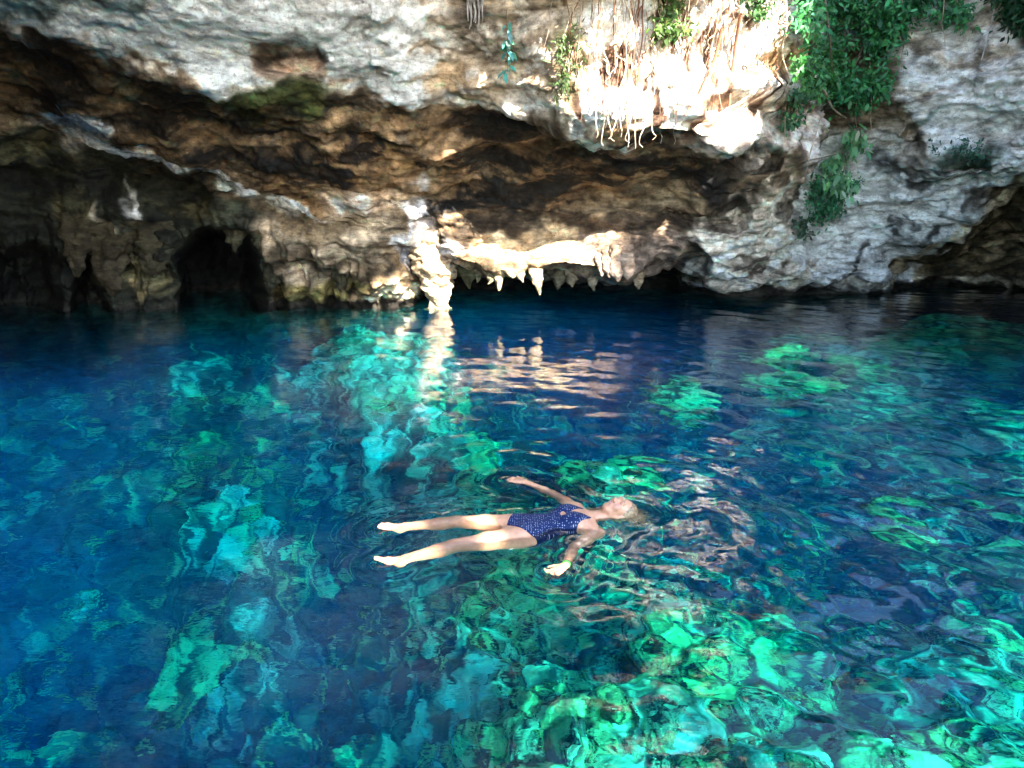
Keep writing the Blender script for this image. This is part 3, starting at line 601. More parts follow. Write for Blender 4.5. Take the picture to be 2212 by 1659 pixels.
for x0_, x1_, nm in ((1215, 1400, 'left'), (1390, 1570, 'middle'), (1560, 1760, 'right')):  # out of view; added to darken what the water reflects of the face
    plant('hanging_shrub', 'unseen shrub added over the sunlit face to darken its reflection, ' + nm, 'shrub', [(x0_, -420), (x1_, -420), (x1_, -110 + 40 * (nm == 'middle')), ((x0_ + x1_) / 2, -70), (x0_, -120)], 1500, 0.19, (0.018, 0.075, 0.028), (0.1, 0.8), [([((x0_ + x1_) / 2, -420, 0.2), ((x0_ + x1_) / 2 + 20, -250, 0.4), ((x0_ + x1_) / 2, -100, 0.3)], 0.03, 0.01)], clump=18)
def root(path, r0, r1, mat, label, group, name='hanging_root', cat='root'):
    V, Fc = tube_data(path, r0, r1, 5, 4); c = V[:5].mean(0)
    o = mesh_obj(name, V - c, Fc, mat); o.location = c
    return tag(o, label, cat, group)
rs = np.random.default_rng(21)
ORD = ['leftmost', 'second', 'third', 'fourth', 'fifth', 'sixth', 'seventh', 'eighth', 'ninth', 'tenth', 'eleventh', 'twelfth']
TIPX = (1288, 1312, 1330, 1355, 1362, 1372, 1392, 1408, 1305, 1425, 1340, 1455)
for k in range(120):
    x = rs.uniform(1228, 1700); y0 = rs.uniform(-260, 130); lip = np.interp(x, [1225, 1350, 1450, 1560, 1700], [235, 275, 285, 250, 220])
    y1 = lip - rs.uniform(-10, 230); lean = rs.normal(-0.05, 0.10)
    if x > 1480: lean -= 0.12
    ys = np.linspace(y0, max(y1, y0 + 60), 9)
    xs = x + (ys - y0) * lean + np.cumsum(rs.normal(0, 4.5, 9))
    offs = 0.05 + np.abs(np.cumsum(rs.normal(0, 0.03, 9)))
    red = rs.random() < 0.4
    r0 = math.exp(rs.uniform(math.log(0.005), math.log(0.015)))
    path = [surf(a_, b_, c_) for a_, b_, c_ in zip(xs, ys, offs)]
    for i in range(1, 9):                    # keep a root from jumping between near and far rock
        path[i][1] = np.clip(path[i][1], path[i - 1][1] - 0.25, path[i - 1][1] + 0.25)
    root(path, r0, r0 * 0.45, ROOT_RED if red else ROOT_PALE, ('reddish brown' if red else 'pale') + (' root' if r0 < 0.009 else ' thick root') + (' running down the left part of the sunlit face' if x < 1390 else ' running down the middle of the sunlit face' if x < 1550 else ' running down the right part of the sunlit face'), 'roots over the sunlit face')
for k, (x, y0, y1, cu) in enumerate(((1288, 240, 298, 0), (1312, 250, 300, 6), (1330, 262, 305, -8), (1355, 262, 318, 3), (1362, 258, 308, -6), (1372, 268, 322, 0), (1392, 270, 318, -9), (1408, 275, 302, 4), (1305, 262, 315, -4), (1425, 280, 310, 5), (1340, 265, 296, 3), (1455, 285, 312, 3))):
    b0 = surf(x, y0, 0.12); d0 = b0[1]
    root([surf(x, y0 - 50, 0.1), b0, at(x + cu, (y0 + y1) / 2, d0), at(x + 1.5 * cu + rs.normal(0, 3), y1 - 8, d0 + 0.05), at(x + cu * 0.4, y1, d0 + 0.08)], 0.009, 0.004, ROOT_PALE, ORD[sorted(TIPX).index(x)] + ' pale root tip from the left dangling below the bright lip', 'root tips below the bright lip')
root([at(1158, 222, 10.9), at(1152, 236, 10.8), at(1160, 243, 10.75), at(1172, 232, 10.7), at(1166, 226, 10.7), at(1158, 216, 10.8)], 0.016, 0.010, ROOT_PALE, 'curled white root loop left of the bright lip', None)
for k, x in enumerate((1008, 1014, 1020, 1026, 1031, 1037, 1042, 1017)):
    y0, y1 = -40, rs.uniform(40, 75)
    root([surf(x + rs.normal(0, 3), y, 0.12) for y in np.linspace(y0, y1, 5)], 0.018, 0.008, GREYROOT, 'grey root in the bunch hanging at the top centre of the ceiling', 'grey root bunch at the top centre')
root([surf(1765, 175, 0.9), surf(1785, 205, 0.9), surf(1800, 235, 0.9), surf(1828, 255, 0.7)], 0.028, 0.012, ROOT_PALE, 'bare pale branch bending down below the green shrub', None, 'bare_branch', 'branch')
root([surf(1778, 240, 0.5), surf(1762, 290, 0.5), surf(1748, 340, 0.4), surf(1738, 395, 0.3)], 0.016, 0.009, ROOT_PALE, 'long thin vine hanging at the right end of the sunlit face', None, 'bare_vine', 'vine')
root([surf(1930, -60, 0.3), surf(1905, 10, 0.3), surf(1895, 60, 0.25)], 0.02, 0.01, GREYROOT, 'straight grey stem beside the trailing green shrub', None, 'bare_vine', 'vine')
for x, y0, y1, lb in ((1850, 180, 275, 'thin vine dangling under the middle of the large shrub'), (1880, 150, 300, 'longest thin vine dangling under the right of the large shrub'), (1945, 40, 130, 'thin vine dangling under the shrub on top of the grey wall'), (2040, 30, 105, 'short thin vine dangling near the middle of the grey wall top'), (1700, 60, 290, 'long thin vine over the right part of the sunlit face')):
    root([surf(x + rs.normal(0, 4), y, 0.35) for y in np.linspace(y0 - 60, y1, 6)], 0.011, 0.005, ROOT_PALE, lb, None, 'bare_vine', 'vine')
root([surf(2152, -60, 0.3), surf(2146, 30, 0.3), surf(2120, 130, 0.2)], 0.014, 0.008, GREYROOT, 'thin grey vine hanging on the right wall under the dark shrub', None, 'bare_vine', 'vine')
for pth, lb in (([(1430, -100), (1452, 20), (1475, 120)], 'left'), ([(1560, 60), (1535, 150), (1480, 250)], 'mid'), ([(1600, 30), (1585, 120), (1575, 230)], 'right')):
    root([surf(x, y, 0.12) for x, y in pth], 0.03, 0.018, ROOT_RED if lb != 'left' else ROOT_PALE, {'left': 'thick pale root near the top of the sunlit face', 'mid': 'thick dark root slanting down to the lip of the sunlit face', 'right': 'thick upright dark root in the right part of the sunlit face'}[lb], None)

# unseen trees added behind the camera, crowns placed to shape the sun patches
def tree(base, crown, rad, n, leaf, label, color=(0.03, 0.09, 0.03)):
    root_ = bpy.data.objects.new('sun_blocker_tree', None); col.objects.link(root_); root_.location = base
    tag(root_, label, 'tree', 'unseen trees added to shape the sunlight')
    c = np.array(crown) - np.array(base); rad = np.array(rad)
    cl = rng.normal(0, 1, (60, 3)); cl /= np.linalg.norm(cl, axis=1, keepdims=True); cl = cl * rad * rng.uniform(0.25, 1.0, (60, 1)) ** 0.6 + c
    w_ = rng.integers(60, size=n)
    P = cl[w_] + rng.normal(0, 0.16, (n, 3)) * rad.mean()
    leaf_mesh('crown', P, leaf, color, root_, face=(0, 0, 1))
    specs = [([(0, 0, -0.3), c * 0.35 + (0.1, 0, 0.2), c * 0.75, c], 0.22, 0.07, 8, 5)]
    for q in cl[:9]: specs.append(([c * 0.6, (c * 0.6 + q) / 2 + (0, 0, 0.2), q], 0.07, 0.02, 5, 4))
    tubes('trunk', specs, BARK, root_)
tree((-5.5, -8.5, 2.4), (-2.4, -8, 15.2), (6.3, 2.4, 4.2), 9500, 0.55, 'unseen added tree behind the viewpoint keeping sun off the left wall')
tree((2.5, -9.5, 2.2), (4.7, -8, 17.2), (3.8, 2.2, 3.1), 6000, 0.5, 'unseen added tree behind the viewpoint keeping sun off the middle ceiling')
tree((4.6, -9.0, 2.2), (5.7, -8, 15.1), (1.75, 1.0, 0.9), 1900, 0.35, 'unseen added tree behind the viewpoint shading the wall left of the column')
tree((6.2, -10.0, 2.2), (6.42, -8.6, 8.15), (0.8, 0.8, 0.72), 900, 0.26, 'unseen added small tree behind the viewpoint shading the swimmer')
tree((10.8, -7.6, 2.4), (12.7, -8.0, 14.35), (1.5, 0.9, 0.45), 1300, 0.3, 'unseen added tree behind the viewpoint shading the right end of the ledge')
# ------------------------------------------------------------------ the swimmer
def swimmer():
    VX = 0.0042
    def J(px, py, z=0.0): return on_water(px, py, z)
    lo = np.array([-1.02, 3.18, -0.30]); hi = np.array([0.98, 4.92, 0.20])
    n = np.ceil((hi - lo) / VX).astype(int)
    D = np.full(n, 0.3, np.float32)
    ax = [lo[i] + VX * (np.arange(n[i]) + 0.5) for i in range(3)]
    def box(a, b, mrg):
        s = []
        for i in range(3):
            i0 = max(0, int((a[i] - mrg - lo[i]) / VX)); i1 = min(n[i], int((b[i] + mrg - lo[i]) / VX) + 2); s.append(slice(i0, i1))
        return tuple(s)
    def pts(s): return np.meshgrid(ax[0][s[0]], ax[1][s[1]], ax[2][s[2]], indexing='ij', sparse=True)
    def smin(a, b, k):
        h = np.clip(0.5 + 0.5 * (b - a) / k, 0, 1); return b * (1 - h) + a * h - k * h * (1 - h)
    def put(A, s, d, k, sub=False):
        if sub: A[s] = -smin(-A[s], d, k)
        else: A[s] = smin(A[s], d.astype(np.float32), k)
    def cone(a, b, r1, r2, k=0.012, A=None, flat=None):
        a = np.asarray(a, float); b = np.asarray(b, float); A = D if A is None else A
        s = box(np.minimum(a, b), np.maximum(a, b), max(r1, r2) + 0.05)
        X, Y, Z = pts(s); d = b - a; l2 = d @ d + 1e-9
        t = np.clip(((X - a[0]) * d[0] + (Y - a[1]) * d[1] + (Z - a[2]) * d[2]) / l2, 0, 1)
        q = np.sqrt((X - a[0] - t * d[0]) ** 2 + (Y - a[1] - t * d[1]) ** 2 + ((Z - a[2] - t * d[2]) * (flat or 1.0)) ** 2)
        put(A, s, q - (r1 + (r2 - r1) * t), k)
    def ell(c, axes, rad, k=0.012, sub=False, A=None):
        c = np.asarray(c, float); A = D if A is None else A; M = np.array(axes, float); rad = np.array(rad, float)
        m_ = rad.max(); s = box(c - m_, c + m_, 0.04); X, Y, Z = pts(s)
        q = [((X - c[0]) * M[i, 0] + (Y - c[1]) * M[i, 1] + (Z - c[2]) * M[i, 2]) / rad[i] for i in range(3)]
        k0 = np.sqrt(q[0] ** 2 + q[1] ** 2 + q[2] ** 2); k1 = np.sqrt((q[0] / rad[0]) ** 2 + (q[1] / rad[1]) ** 2 + (q[2] / rad[2]) ** 2) + 1e-6
        put(A, s, k0 * (k0 - 1) / k1, k, sub)
    # torso
    hipc = (J(1105, 1123) + J(1128, 1151)) / 2; neck = J(1284, 1114, 0.0)
    u = neck - hipc; u[2] = 0; Lt = np.linalg.norm(u); u /= Lt; v = np.array([-u[1], u[0], 0.0])
    s_ = np.array([-0.10, -0.05, 0.0, 0.08, 0.16, 0.24, 0.33, 0.41, 0.47, 0.52, 0.56]) * (Lt / 0.57)
    hw = np.array([0.155, 0.178, 0.187, 0.182, 0.158, 0.136, 0.145, 0.158, 0.160, 0.150, 0.080])
    ht = np.array([0.080, 0.095, 0.100, 0.098, 0.088, 0.082, 0.092, 0.098, 0.090, 0.072, 0.055])
    zc = np.array([-0.075, -0.070, -0.066, -0.062, -0.058, -0.054, -0.048, -0.042, -0.042, -0.044, -0.040])
    bx = box(hipc + u * s_[0] - 0.2, hipc + u * s_[-1] + 0.2, 0.03); X, Y, Z = pts(bx)
    S = (X - hipc[0]) * u[0] + (Y - hipc[1]) * u[1]; Lq = (X - hipc[0]) * v[0] + (Y - hipc[1]) * v[1]; S = S + 0 * Z; Lq = Lq + 0 * Z
    from_ = lambda arr: np.interp(S.ravel(), s_, arr).reshape(S.shape)
    HW, HT, ZC = from_(hw), from_(ht), from_(zc)
    p = 2.5
    k0 = (np.abs(Lq / HW) ** p + np.abs((Z - ZC) / HT) ** p) ** (1 / p)
    dT = (k0 - 1) * np.minimum(HW, HT)
    dT = np.maximum(dT, np.maximum(S - s_[-1], s_[0] - S))
    put(D, bx, dT, 0.02)
    T = lambda a, l, z: hipc + u * (a * Lt / 0.57) + v * l + np.array([0, 0, z])
    for sg in (-1, 1):
        ell(T(0.385, 0.072 * sg, 0.022), (u, v, (0, 0, 1)), (0.075, 0.068, 0.042), 0.03)        # chest
        cone(T(0.53, 0.03 * sg, 0.012), T(0.515, 0.15 * sg, 0.006), 0.012, 0.014, 0.02)          # collar bone
    # legs: far then near
    legs = [(T(-0.01, 0.088, -0.065), J(987, 1135, -0.06), J(876, 1146, -0.06), J(866, 1156, -0.075), J(816, 1135, 0.03)),
            (T(-0.01, -0.088, -0.065), J(983, 1187, -0.06), J(878, 1216, -0.06), J(866, 1229, -0.070), J(818, 1212, 0.03))]
    toes = []
    for hip, knee, ank, heel, toe in legs:
        cone(hip, hip * 0.5 + knee * 0.5, 0.102, 0.085, 0.03); cone(hip * 0.5 + knee * 0.5, knee, 0.085, 0.062, 0.02)
        ell(knee + (0, 0, 0.008), (u, v, (0, 0, 1)), (0.048, 0.042, 0.042), 0.02)
        calf = knee * 0.68 + ank * 0.32 + np.array([0, 0, -0.012])
        cone(knee, calf, 0.058, 0.063, 0.02); cone(calf, ank, 0.063, 0.037, 0.02)
        fd = (toe - ank); fl = np.linalg.norm(fd); fd /= fl; side = np.cross(fd, (0, 0, 1)); side /= np.linalg.norm(side)
        cone(ank, heel, 0.032, 0.026, 0.02); ball = ank + fd * fl * 0.66
        cone(heel, ball, 0.026, 0.026, 0.02); cone(ank, ball, 0.032, 0.024, 0.02)
        for q in (-0.02, 0.02): cone(ank + fd * fl * 0.3, ball + side * q, 0.026, 0.020, 0.015)
        for i, q in enumerate((-0.030, -0.013, 0.001, 0.014, 0.026)):
            sgn = 1 if hip is legs[0][0] else -1
            cone(ball + side * q * sgn, ball + side * q * sgn * 1.05 + fd * (fl * 0.34 - 0.010 * i) + np.array([0, 0, 0.006]), 0.0125, 0.0105 if i else 0.013, 0.005)
    DT = D[bx].copy()
    # arms
    fsh, felb, fwr, ftip = T(0.505, 0.185, -0.04), J(1192, 1071, -0.045), J(1134, 1042, -0.005), J(1099, 1035, 0.005)
    nsh, nelb, nwr, ntip = T(0.495, -0.190, -0.045), J(1240, 1194, -0.075), J(1222, 1223, -0.01), J(1170, 1254, 0.0)
    for sh, el, wr, tip, sg in ((fsh, felb, fwr, ftip, 1), (nsh, nelb, nwr, ntip, -1)):
        ell(sh, np.eye(3), (0.056, 0.056, 0.052), 0.035)
        cone(T(0.46, 0.13 * sg, -0.03), sh, 0.055, 0.052, 0.03)
        mid = sh * 0.55 + el * 0.45
        cone(sh, mid, 0.050, 0.044, 0.02); cone(mid, el, 0.044, 0.036, 0.02)
        fm = el * 0.7 + wr * 0.3
        cone(el, fm, 0.036, 0.038, 0.015); cone(fm, wr, 0.038, 0.0235, 0.015)
        hd = tip - wr; hl = np.linalg.norm(hd); hd /= hl; sc = max(0.165, min(0.18, hl))
        side = np.cross(hd, (0, 0, 1)); side /= np.linalg.norm(side); up = np.cross(side, hd)
        thumb_side = side * (1 if sg > 0 else 1)
        for q in (-0.024, -0.008, 0.008, 0.024): cone(wr + side * q * 0.5, wr + hd * sc * 0.48 + side * q * 1.15, 0.0165, 0.0135, 0.010)
        for i, (q, ln) in enumerate(((0.030, 0.40), (0.010, 0.47), (-0.010, 0.43), (-0.029, 0.33))):
            kn = wr + hd * sc * 0.47 + side * q; dr = hd + side * q * 4.0; dr /= np.linalg.norm(dr)
            c1 = kn + dr * sc * ln * 0.5 + up * (0.004); c2 = c1 + dr * sc * ln * 0.30 + up * (-0.012 if sg > 0 else 0.010); c3 = c2 + dr * sc * ln * 0.24 + up * (-0.016 if sg > 0 else 0.014)
            cone(kn, c1, 0.0095, 0.0088, 0.004); cone(c1, c2, 0.0088, 0.0080, 0.003); cone(c2, c3, 0.0080, 0.0068, 0.003)
        tb = wr + hd * sc * 0.12 + thumb_side * 0.022
        t1 = tb + hd * sc * 0.18 + thumb_side * 0.030; t2 = t1 + hd * sc * 0.20 + thumb_side * 0.010 + up * 0.006
        cone(tb, t1, 0.015, 0.0115, 0.008); cone(t1, t2, 0.0110, 0.0085, 0.004)
    # neck and head
    hc = J(1336, 1103, 0.030); crown = J(1368, 1108, 0.015)
    a = hc - (neck + np.array([0, 0, 0.005])); a[2] += 0.0; a /= np.linalg.norm(a); f = np.array([-0.10, -0.16, 1.0]); f -= a * (f @ a); f /= np.linalg.norm(f); r = np.cross(f, a)
    HH = lambda x, y, z: hc + a * x + f * y + r * z
    cone(T(0.52, 0, -0.035), HH(-0.055, -0.035, 0), 0.060, 0.052, 0.025)
    for sg in (-1, 1): cone(T(0.535, 0.022 * sg, 0.005), HH(-0.03, -0.01, 0.05 * sg), 0.012, 0.012, 0.02)
    AX = (a, f, r)
    ell(HH(0.028, -0.012, 0), AX, (0.092, 0.092, 0.074), 0.01)
    ell(HH(-0.030, 0.022, 0), AX, (0.078, 0.060, 0.060), 0.025)
    ell(HH(-0.086, 0.046, 0), AX, (0.022, 0.024, 0.028), 0.02)
    for sg in (-1, 1):
        cone(HH(-0.085, 0.040, 0.018 * sg), HH(-0.035, -0.02, 0.062 * sg), 0.016, 0.016, 0.02)   # jaw line
        ell(HH(-0.018, 0.058, 0.036 * sg), AX, (0.028, 0.022, 0.024), 0.018)                     # cheek
        ell(HH(0.016, 0.092, 0.031 * sg), AX, (0.013, 0.012, 0.018), 0.010, True)                # eye socket
        ell(HH(0.015, 0.070, 0.031 * sg), AX, (0.011, 0.012, 0.015), 0.004)                      # closed lid
        ell(HH(-0.002, -0.012, 0.074 * sg), AX, (0.031, 0.016, 0.009), 0.005)                    # ear
    cone(HH(0.034, 0.078, -0.036), HH(0.034, 0.078, 0.036), 0.011, 0.011, 0.014)                 # brow
    cone(HH(0.018, 0.082, 0), HH(-0.020, 0.100, 0), 0.008, 0.0125, 0.010)                        # nose
    for sg in (-1, 1): ell(HH(-0.022, 0.090, 0.011 * sg), AX, (0.009, 0.009, 0.008), 0.006)
    cone(HH(-0.046, 0.078, -0.020), HH(-0.046, 0.078, 0.020), 0.006, 0.006, 0.006); ell(HH(-0.046, 0.081, 0), AX, (0.006, 0.008, 0.016), 0.006)
    cone(HH(-0.058, 0.074, -0.018), HH(-0.058, 0.074, 0.018), 0.007, 0.007, 0.006)
    cone(HH(-0.052, 0.092, -0.022), HH(-0.052, 0.092, 0.022), 0.003, 0.003, 0.004, A=None) if False else None

    def surface_nets(A, org):
        A = A.astype(np.float32); ins = A < 0
        c = [ins[i:ins.shape[0] - 1 + i, j_:ins.shape[1] - 1 + j_, k_:ins.shape[2] - 1 + k_] for i in (0, 1) for j_ in (0, 1) for k_ in (0, 1)]
        cnt = sum(x.astype(np.int8) for x in c); act = (cnt > 0) & (cnt < 8)
        I = np.argwhere(act); idm = np.full(act.shape, -1, np.int32); idm[act] = np.arange(len(I))
        offs = np.array([(i, j_, k_) for i in (0, 1) for j_ in (0, 1) for k_ in (0, 1)])
        vals = np.stack([A[I[:, 0] + o[0], I[:, 1] + o[1], I[:, 2] + o[2]] for o in offs], 1)
        acc = np.zeros((len(I), 3)); num = np.zeros(len(I))
        for e0 in range(8):
            for e1 in range(e0 + 1, 8):
                if np.abs(offs[e0] - offs[e1]).sum() != 1: continue
                va_, vb_ = vals[:, e0], vals[:, e1]; m_ = (va_ < 0) != (vb_ < 0)
                t = np.where(m_, va_ / (va_ - vb_ + 1e-12), 0)[:, None]
                acc += np.where(m_[:, None], offs[e0] * (1 - t) + offs[e1] * t, 0); num += m_
        V = I + acc / num[:, None]
        Fs = []
        for axx in range(3):
            sl0 = [slice(None)] * 3; sl1 = [slice(None)] * 3; sl0[axx] = slice(0, -1); sl1[axx] = slice(1, None)
            a0, a1 = ins[tuple(sl0)], ins[tuple(sl1)]
            E = np.argwhere(a0 != a1); E = E[(np.delete(E, axx, 1) > 0).all(1)]
            b_, c_ = [q for q in range(3) if q != axx]
            flip = a0[E[:, 0], E[:, 1], E[:, 2]]
            def g(db, dc):
                q = E.copy(); q[:, b_] -= db; q[:, c_] -= dc
                ok_ = (q < np.array(idm.shape)).all(1); w_ = np.full(len(q), -1); w_[ok_] = idm[q[ok_, 0], q[ok_, 1], q[ok_, 2]]; return w_
            quad = np.stack([g(0, 0), g(1, 0), g(1, 1), g(0, 1)], 1)
            if axx == 1: flip = ~flip
            quad = np.where(flip[:, None], quad, quad[:, ::-1]); Fs.append(quad[(quad >= 0).all(1)])
        Fq = np.concatenate(Fs)
        V = np.asarray(org) + VX * (V + 0.5)
        return V, Fq
    def smooth(V, Fq, it=2, lam=0.5):
        e = np.concatenate([Fq[:, [0, 1]], Fq[:, [1, 2]], Fq[:, [2, 3]], Fq[:, [3, 0]]]); e = np.concatenate([e, e[:, ::-1]])
        deg = np.bincount(e[:, 0], minlength=len(V))[:, None] + 1e-9
        for _ in range(it):
            s2 = np.stack([np.bincount(e[:, 0], weights=V[e[:, 1], q], minlength=len(V)) for q in range(3)], 1)
            V = V + lam * (s2 / deg - V)
        return V
    V, Fq = surface_nets(D, lo); V = smooth(V, Fq, 2, 0.45)
    base = np.array([hipc[0], hipc[1], 0.0])
    # skin
    m = NT('skin'); at_ = m.n('Attribute', {'attribute_name': 'tint'}); tc = m.n('TexCoord')
    nz = m.n('TexNoise', None, Vector=tc.outputs['Object'], Scale=38.0, Detail=4.0)
    g = m.ramp(nz.outputs[0], [(0.3, (0.86, 0.82, 0.80)), (0.7, (1.1, 1.08, 1.06))])
    cm = m.mix(1.0, at_.outputs['Color'], g.outputs[0], 'MULTIPLY')
    bs = m.n('BsdfPrincipled', None, Base_Color=cm.outputs[0], Roughness=0.28)
    bs.inputs['Subsurface Weight'].default_value = 0.12; bs.inputs['Subsurface Radius'].default_value = (0.012, 0.005, 0.003); bs.inputs['Subsurface Scale'].default_value = 1.0
    m.set(m.out, 0, bs)
    root = bpy.data.objects.new('person', None); col.objects.link(root); root.location = base
    tag(root, 'woman in a blue dotted swimsuit floating on her back with arms spread', 'person')
    body = mesh_obj('body', V - base, Fq, m.m, root)
    Cs = np.zeros((len(V), 3)); Cs[:] = (0.68, 0.345, 0.20)
    h = np.stack([(V - hc) @ a, (V - hc) @ f, (V - hc) @ r], 1)
    def spot(cx, cy_, cz, rad, color, op):
        nonlocal Cs
        d = np.linalg.norm((h - (cx, cy_, cz)) / np.array(rad), axis=1); w_ = (sstep(1.2, 0.6, d) * op)[:, None]; Cs = Cs * (1 - w_) + np.array(color) * w_
    for sg in (-1, 1):
        spot(0.012, 0.080, 0.031 * sg, (0.003, 0.02, 0.016), (0.10, 0.05, 0.035), 0.8); spot(0.038, 0.088, 0.033 * sg, (0.004, 0.02, 0.018), (0.20, 0.11, 0.06), 0.7); spot(-0.015, 0.075, 0.045 * sg, (0.03, 0.04, 0.026), (0.60, 0.27, 0.20), 0.5)
    spot(-0.052, 0.084, 0, (0.010, 0.02, 0.025), (0.52, 0.17, 0.14), 0.7); spot(-0.052, 0.086, 0, (0.0025, 0.02, 0.022), (0.75, 0.6, 0.55), 0.7)
    color_attr(body, 'tint', Cs)
    # swimsuit
    Dn = DT - 0.0045
    sc = Lt / 0.57
    s_leg = (-0.068 + 0.135 * np.clip(np.abs(Lq) / 0.17, 0, 1.2) ** 1.4) * sc
    reg = s_leg - S
    top_arm = 0.160 - np.clip(S / sc - 0.36, 0, 1) * 0.55
    reg = np.maximum(reg, np.where(S / sc > 0.34, np.abs(Lq) - top_arm, -1))
    vee = 0.004 + (S / sc - 0.395) * 0.55
    reg = np.maximum(reg, np.where(Z > -0.035, np.where(S / sc > 0.38, vee - np.abs(Lq), -1), np.where(S / sc > 0.38, S - 0.38 * sc, -1)))
    reg = np.maximum(reg, S - 0.535 * sc)
    hole = 0.9 - np.sqrt(((S / sc - 0.335) / 0.020) ** 2 + (Lq / 0.030) ** 2); reg = np.maximum(reg, np.where(Z > 0, hole * 0.02, -1))
    A2 = np.maximum(Dn, reg).astype(np.float32)
    A2[0], A2[-1], A2[:, 0], A2[:, -1], A2[:, :, 0], A2[:, :, -1] = 1, 1, 1, 1, 1, 1
    org = np.array([ax[i][bx[i].start] - VX * 0.5 for i in range(3)])
    V2, F2 = surface_nets(A2, org); V2 = smooth(V2, F2, 2, 0.4)
    m = NT('dotted_fabric'); tc = m.n('TexCoord')
    mp = m.n('Mapping', None, Vector=tc.outputs['Object'], Scale=(66, 66, 0.01))
    vo = m.n('TexVoronoi', None, Vector=mp, Scale=1.0, Randomness=0.35)
    cr = m.ramp(vo.outputs[0], [(0.17, (0.45, 0.48, 0.60)), (0.25, (0.004, 0.017, 0.078))])
    cr.color_ramp.interpolation = 'LINEAR'
    bs = m.n('BsdfPrincipled', None, Base_Color=cr.outputs[0], Roughness=0.65); bs.inputs['Specular IOR Level'].default_value = 0.25; m.set(m.out, 0, bs)
    suit = mesh_obj('swimsuit', V2 - base, F2, m.m, root); suit['label'] = 'navy blue swimsuit with small white dots and a keyhole at the chest'
    # hair: a cap and locks drifting in the water
    H = np.full(n, 0.3, np.float32)
    ell(HH(0.040, -0.022, 0), AX, (0.094, 0.088, 0.081), 0.01, A=H)
    ell(HH(-0.01, -0.055, 0), AX, (0.085, 0.05, 0.074), 0.02, A=H)
    ell(HH(-0.02, 0.075, 0), AX, (0.098, 0.075, 0.064), 0.012, True, A=H)
    s = box(hc - 0.2, hc + 0.2, 0.0); org = np.array([ax[i][s[i].start] - VX * 0.5 for i in range(3)])
    V3, F3 = surface_nets(H[s], org); V3 = smooth(V3, F3, 2, 0.4)
    lk = np.random.default_rng(9); specs = []
    for q in range(150):
        th = lk.uniform(-2.4, 2.0); st = HH(0.05 + 0.05 * math.cos(th), -0.02 - 0.05 * lk.random(), -0.08 * math.sin(th) * 0.95)
        near = lk.random() < 0.65
        dr = (a * lk.uniform(0.2, 1.0) + r * lk.uniform(-0.2, 0.9) * (1 if near else -1) * (1 if (r @ np.array([0, -1, 0])) > 0 else -1)); dr[2] = 0; dr /= np.linalg.norm(dr) + 1e-9
        ln = lk.uniform(0.05, 0.17); zt = -0.012 - 0.05 * lk.random()
        p1 = st + dr * ln * 0.4; p2 = st + dr * ln * 0.75 + lk.normal(0, 0.012, 3); p3 = st + dr * ln + lk.normal(0, 0.02, 3)
        p1[2] = (st[2] + zt) / 2; p2[2] = zt; p3[2] = zt - 0.01
        specs.append(([st, p1, p2, p3], 0.0042, 0.0012, 4, 4))
    for q in range(40):                       # strands lying along the far side of the neck
        st = HH(-0.02 + 0.03 * lk.normal(), -0.03, -0.075 if (r @ np.array([0, 1, 0])) < 0 else 0.075); e = T(0.55, 0.10 + 0.04 * lk.random(), -0.03)
        specs.append(([st, (st + e) / 2 + lk.normal(0, 0.012, 3), e + lk.normal(0, 0.015, 3)], 0.004, 0.0012, 4, 4))
    VV, FF, o_ = [V3], [F3], len(V3)
    for sp in specs:
        Vt, Ft = tube_data(*sp); VV.append(Vt); FF.append(Ft + o_); o_ += len(Vt)
    HAIR = plain('hair', (0.34, 0.23, 0.125), 0.45, 0.5, 60)
    mesh_obj('hair', np.concatenate(VV) - base, np.concatenate(FF), HAIR, root)
    # two wrist bands on the near arm
    wd = (nwr - nelb) / np.linalg.norm(nwr - nelb)
    def band(name, c, rad, wdt, thick, color, label):
        e1 = np.cross(wd, (0, 0, 1)); e1 /= np.linalg.norm(e1); e2 = np.cross(wd, e1)
        th = np.linspace(0, 2 * math.pi, 28, endpoint=False); prof = [(rad, -wdt), (rad + thick, -wdt * 0.8), (rad + thick, wdt * 0.8), (rad, wdt)]
        Vb = np.array([c + (e1 * math.cos(t) + e2 * math.sin(t)) * rr_ + wd * w_ for rr_, w_ in prof for t in th])
        o = mesh_obj(name, Vb - base, grid_faces(4, 28, wrap=True), plain(name + '_rubber', color, 0.4, 0.1), root); o['label'] = label
    band('wristband', nwr - wd * 0.012, 0.0256, 0.015, 0.005, (0.06, 0.35, 0.05), 'bright green wristband'); band('wristband', nwr - wd * 0.032, 0.0275, 0.005, 0.003, (0.02, 0.02, 0.02), 'thin black wristband')
    return V
person_V = swimmer()
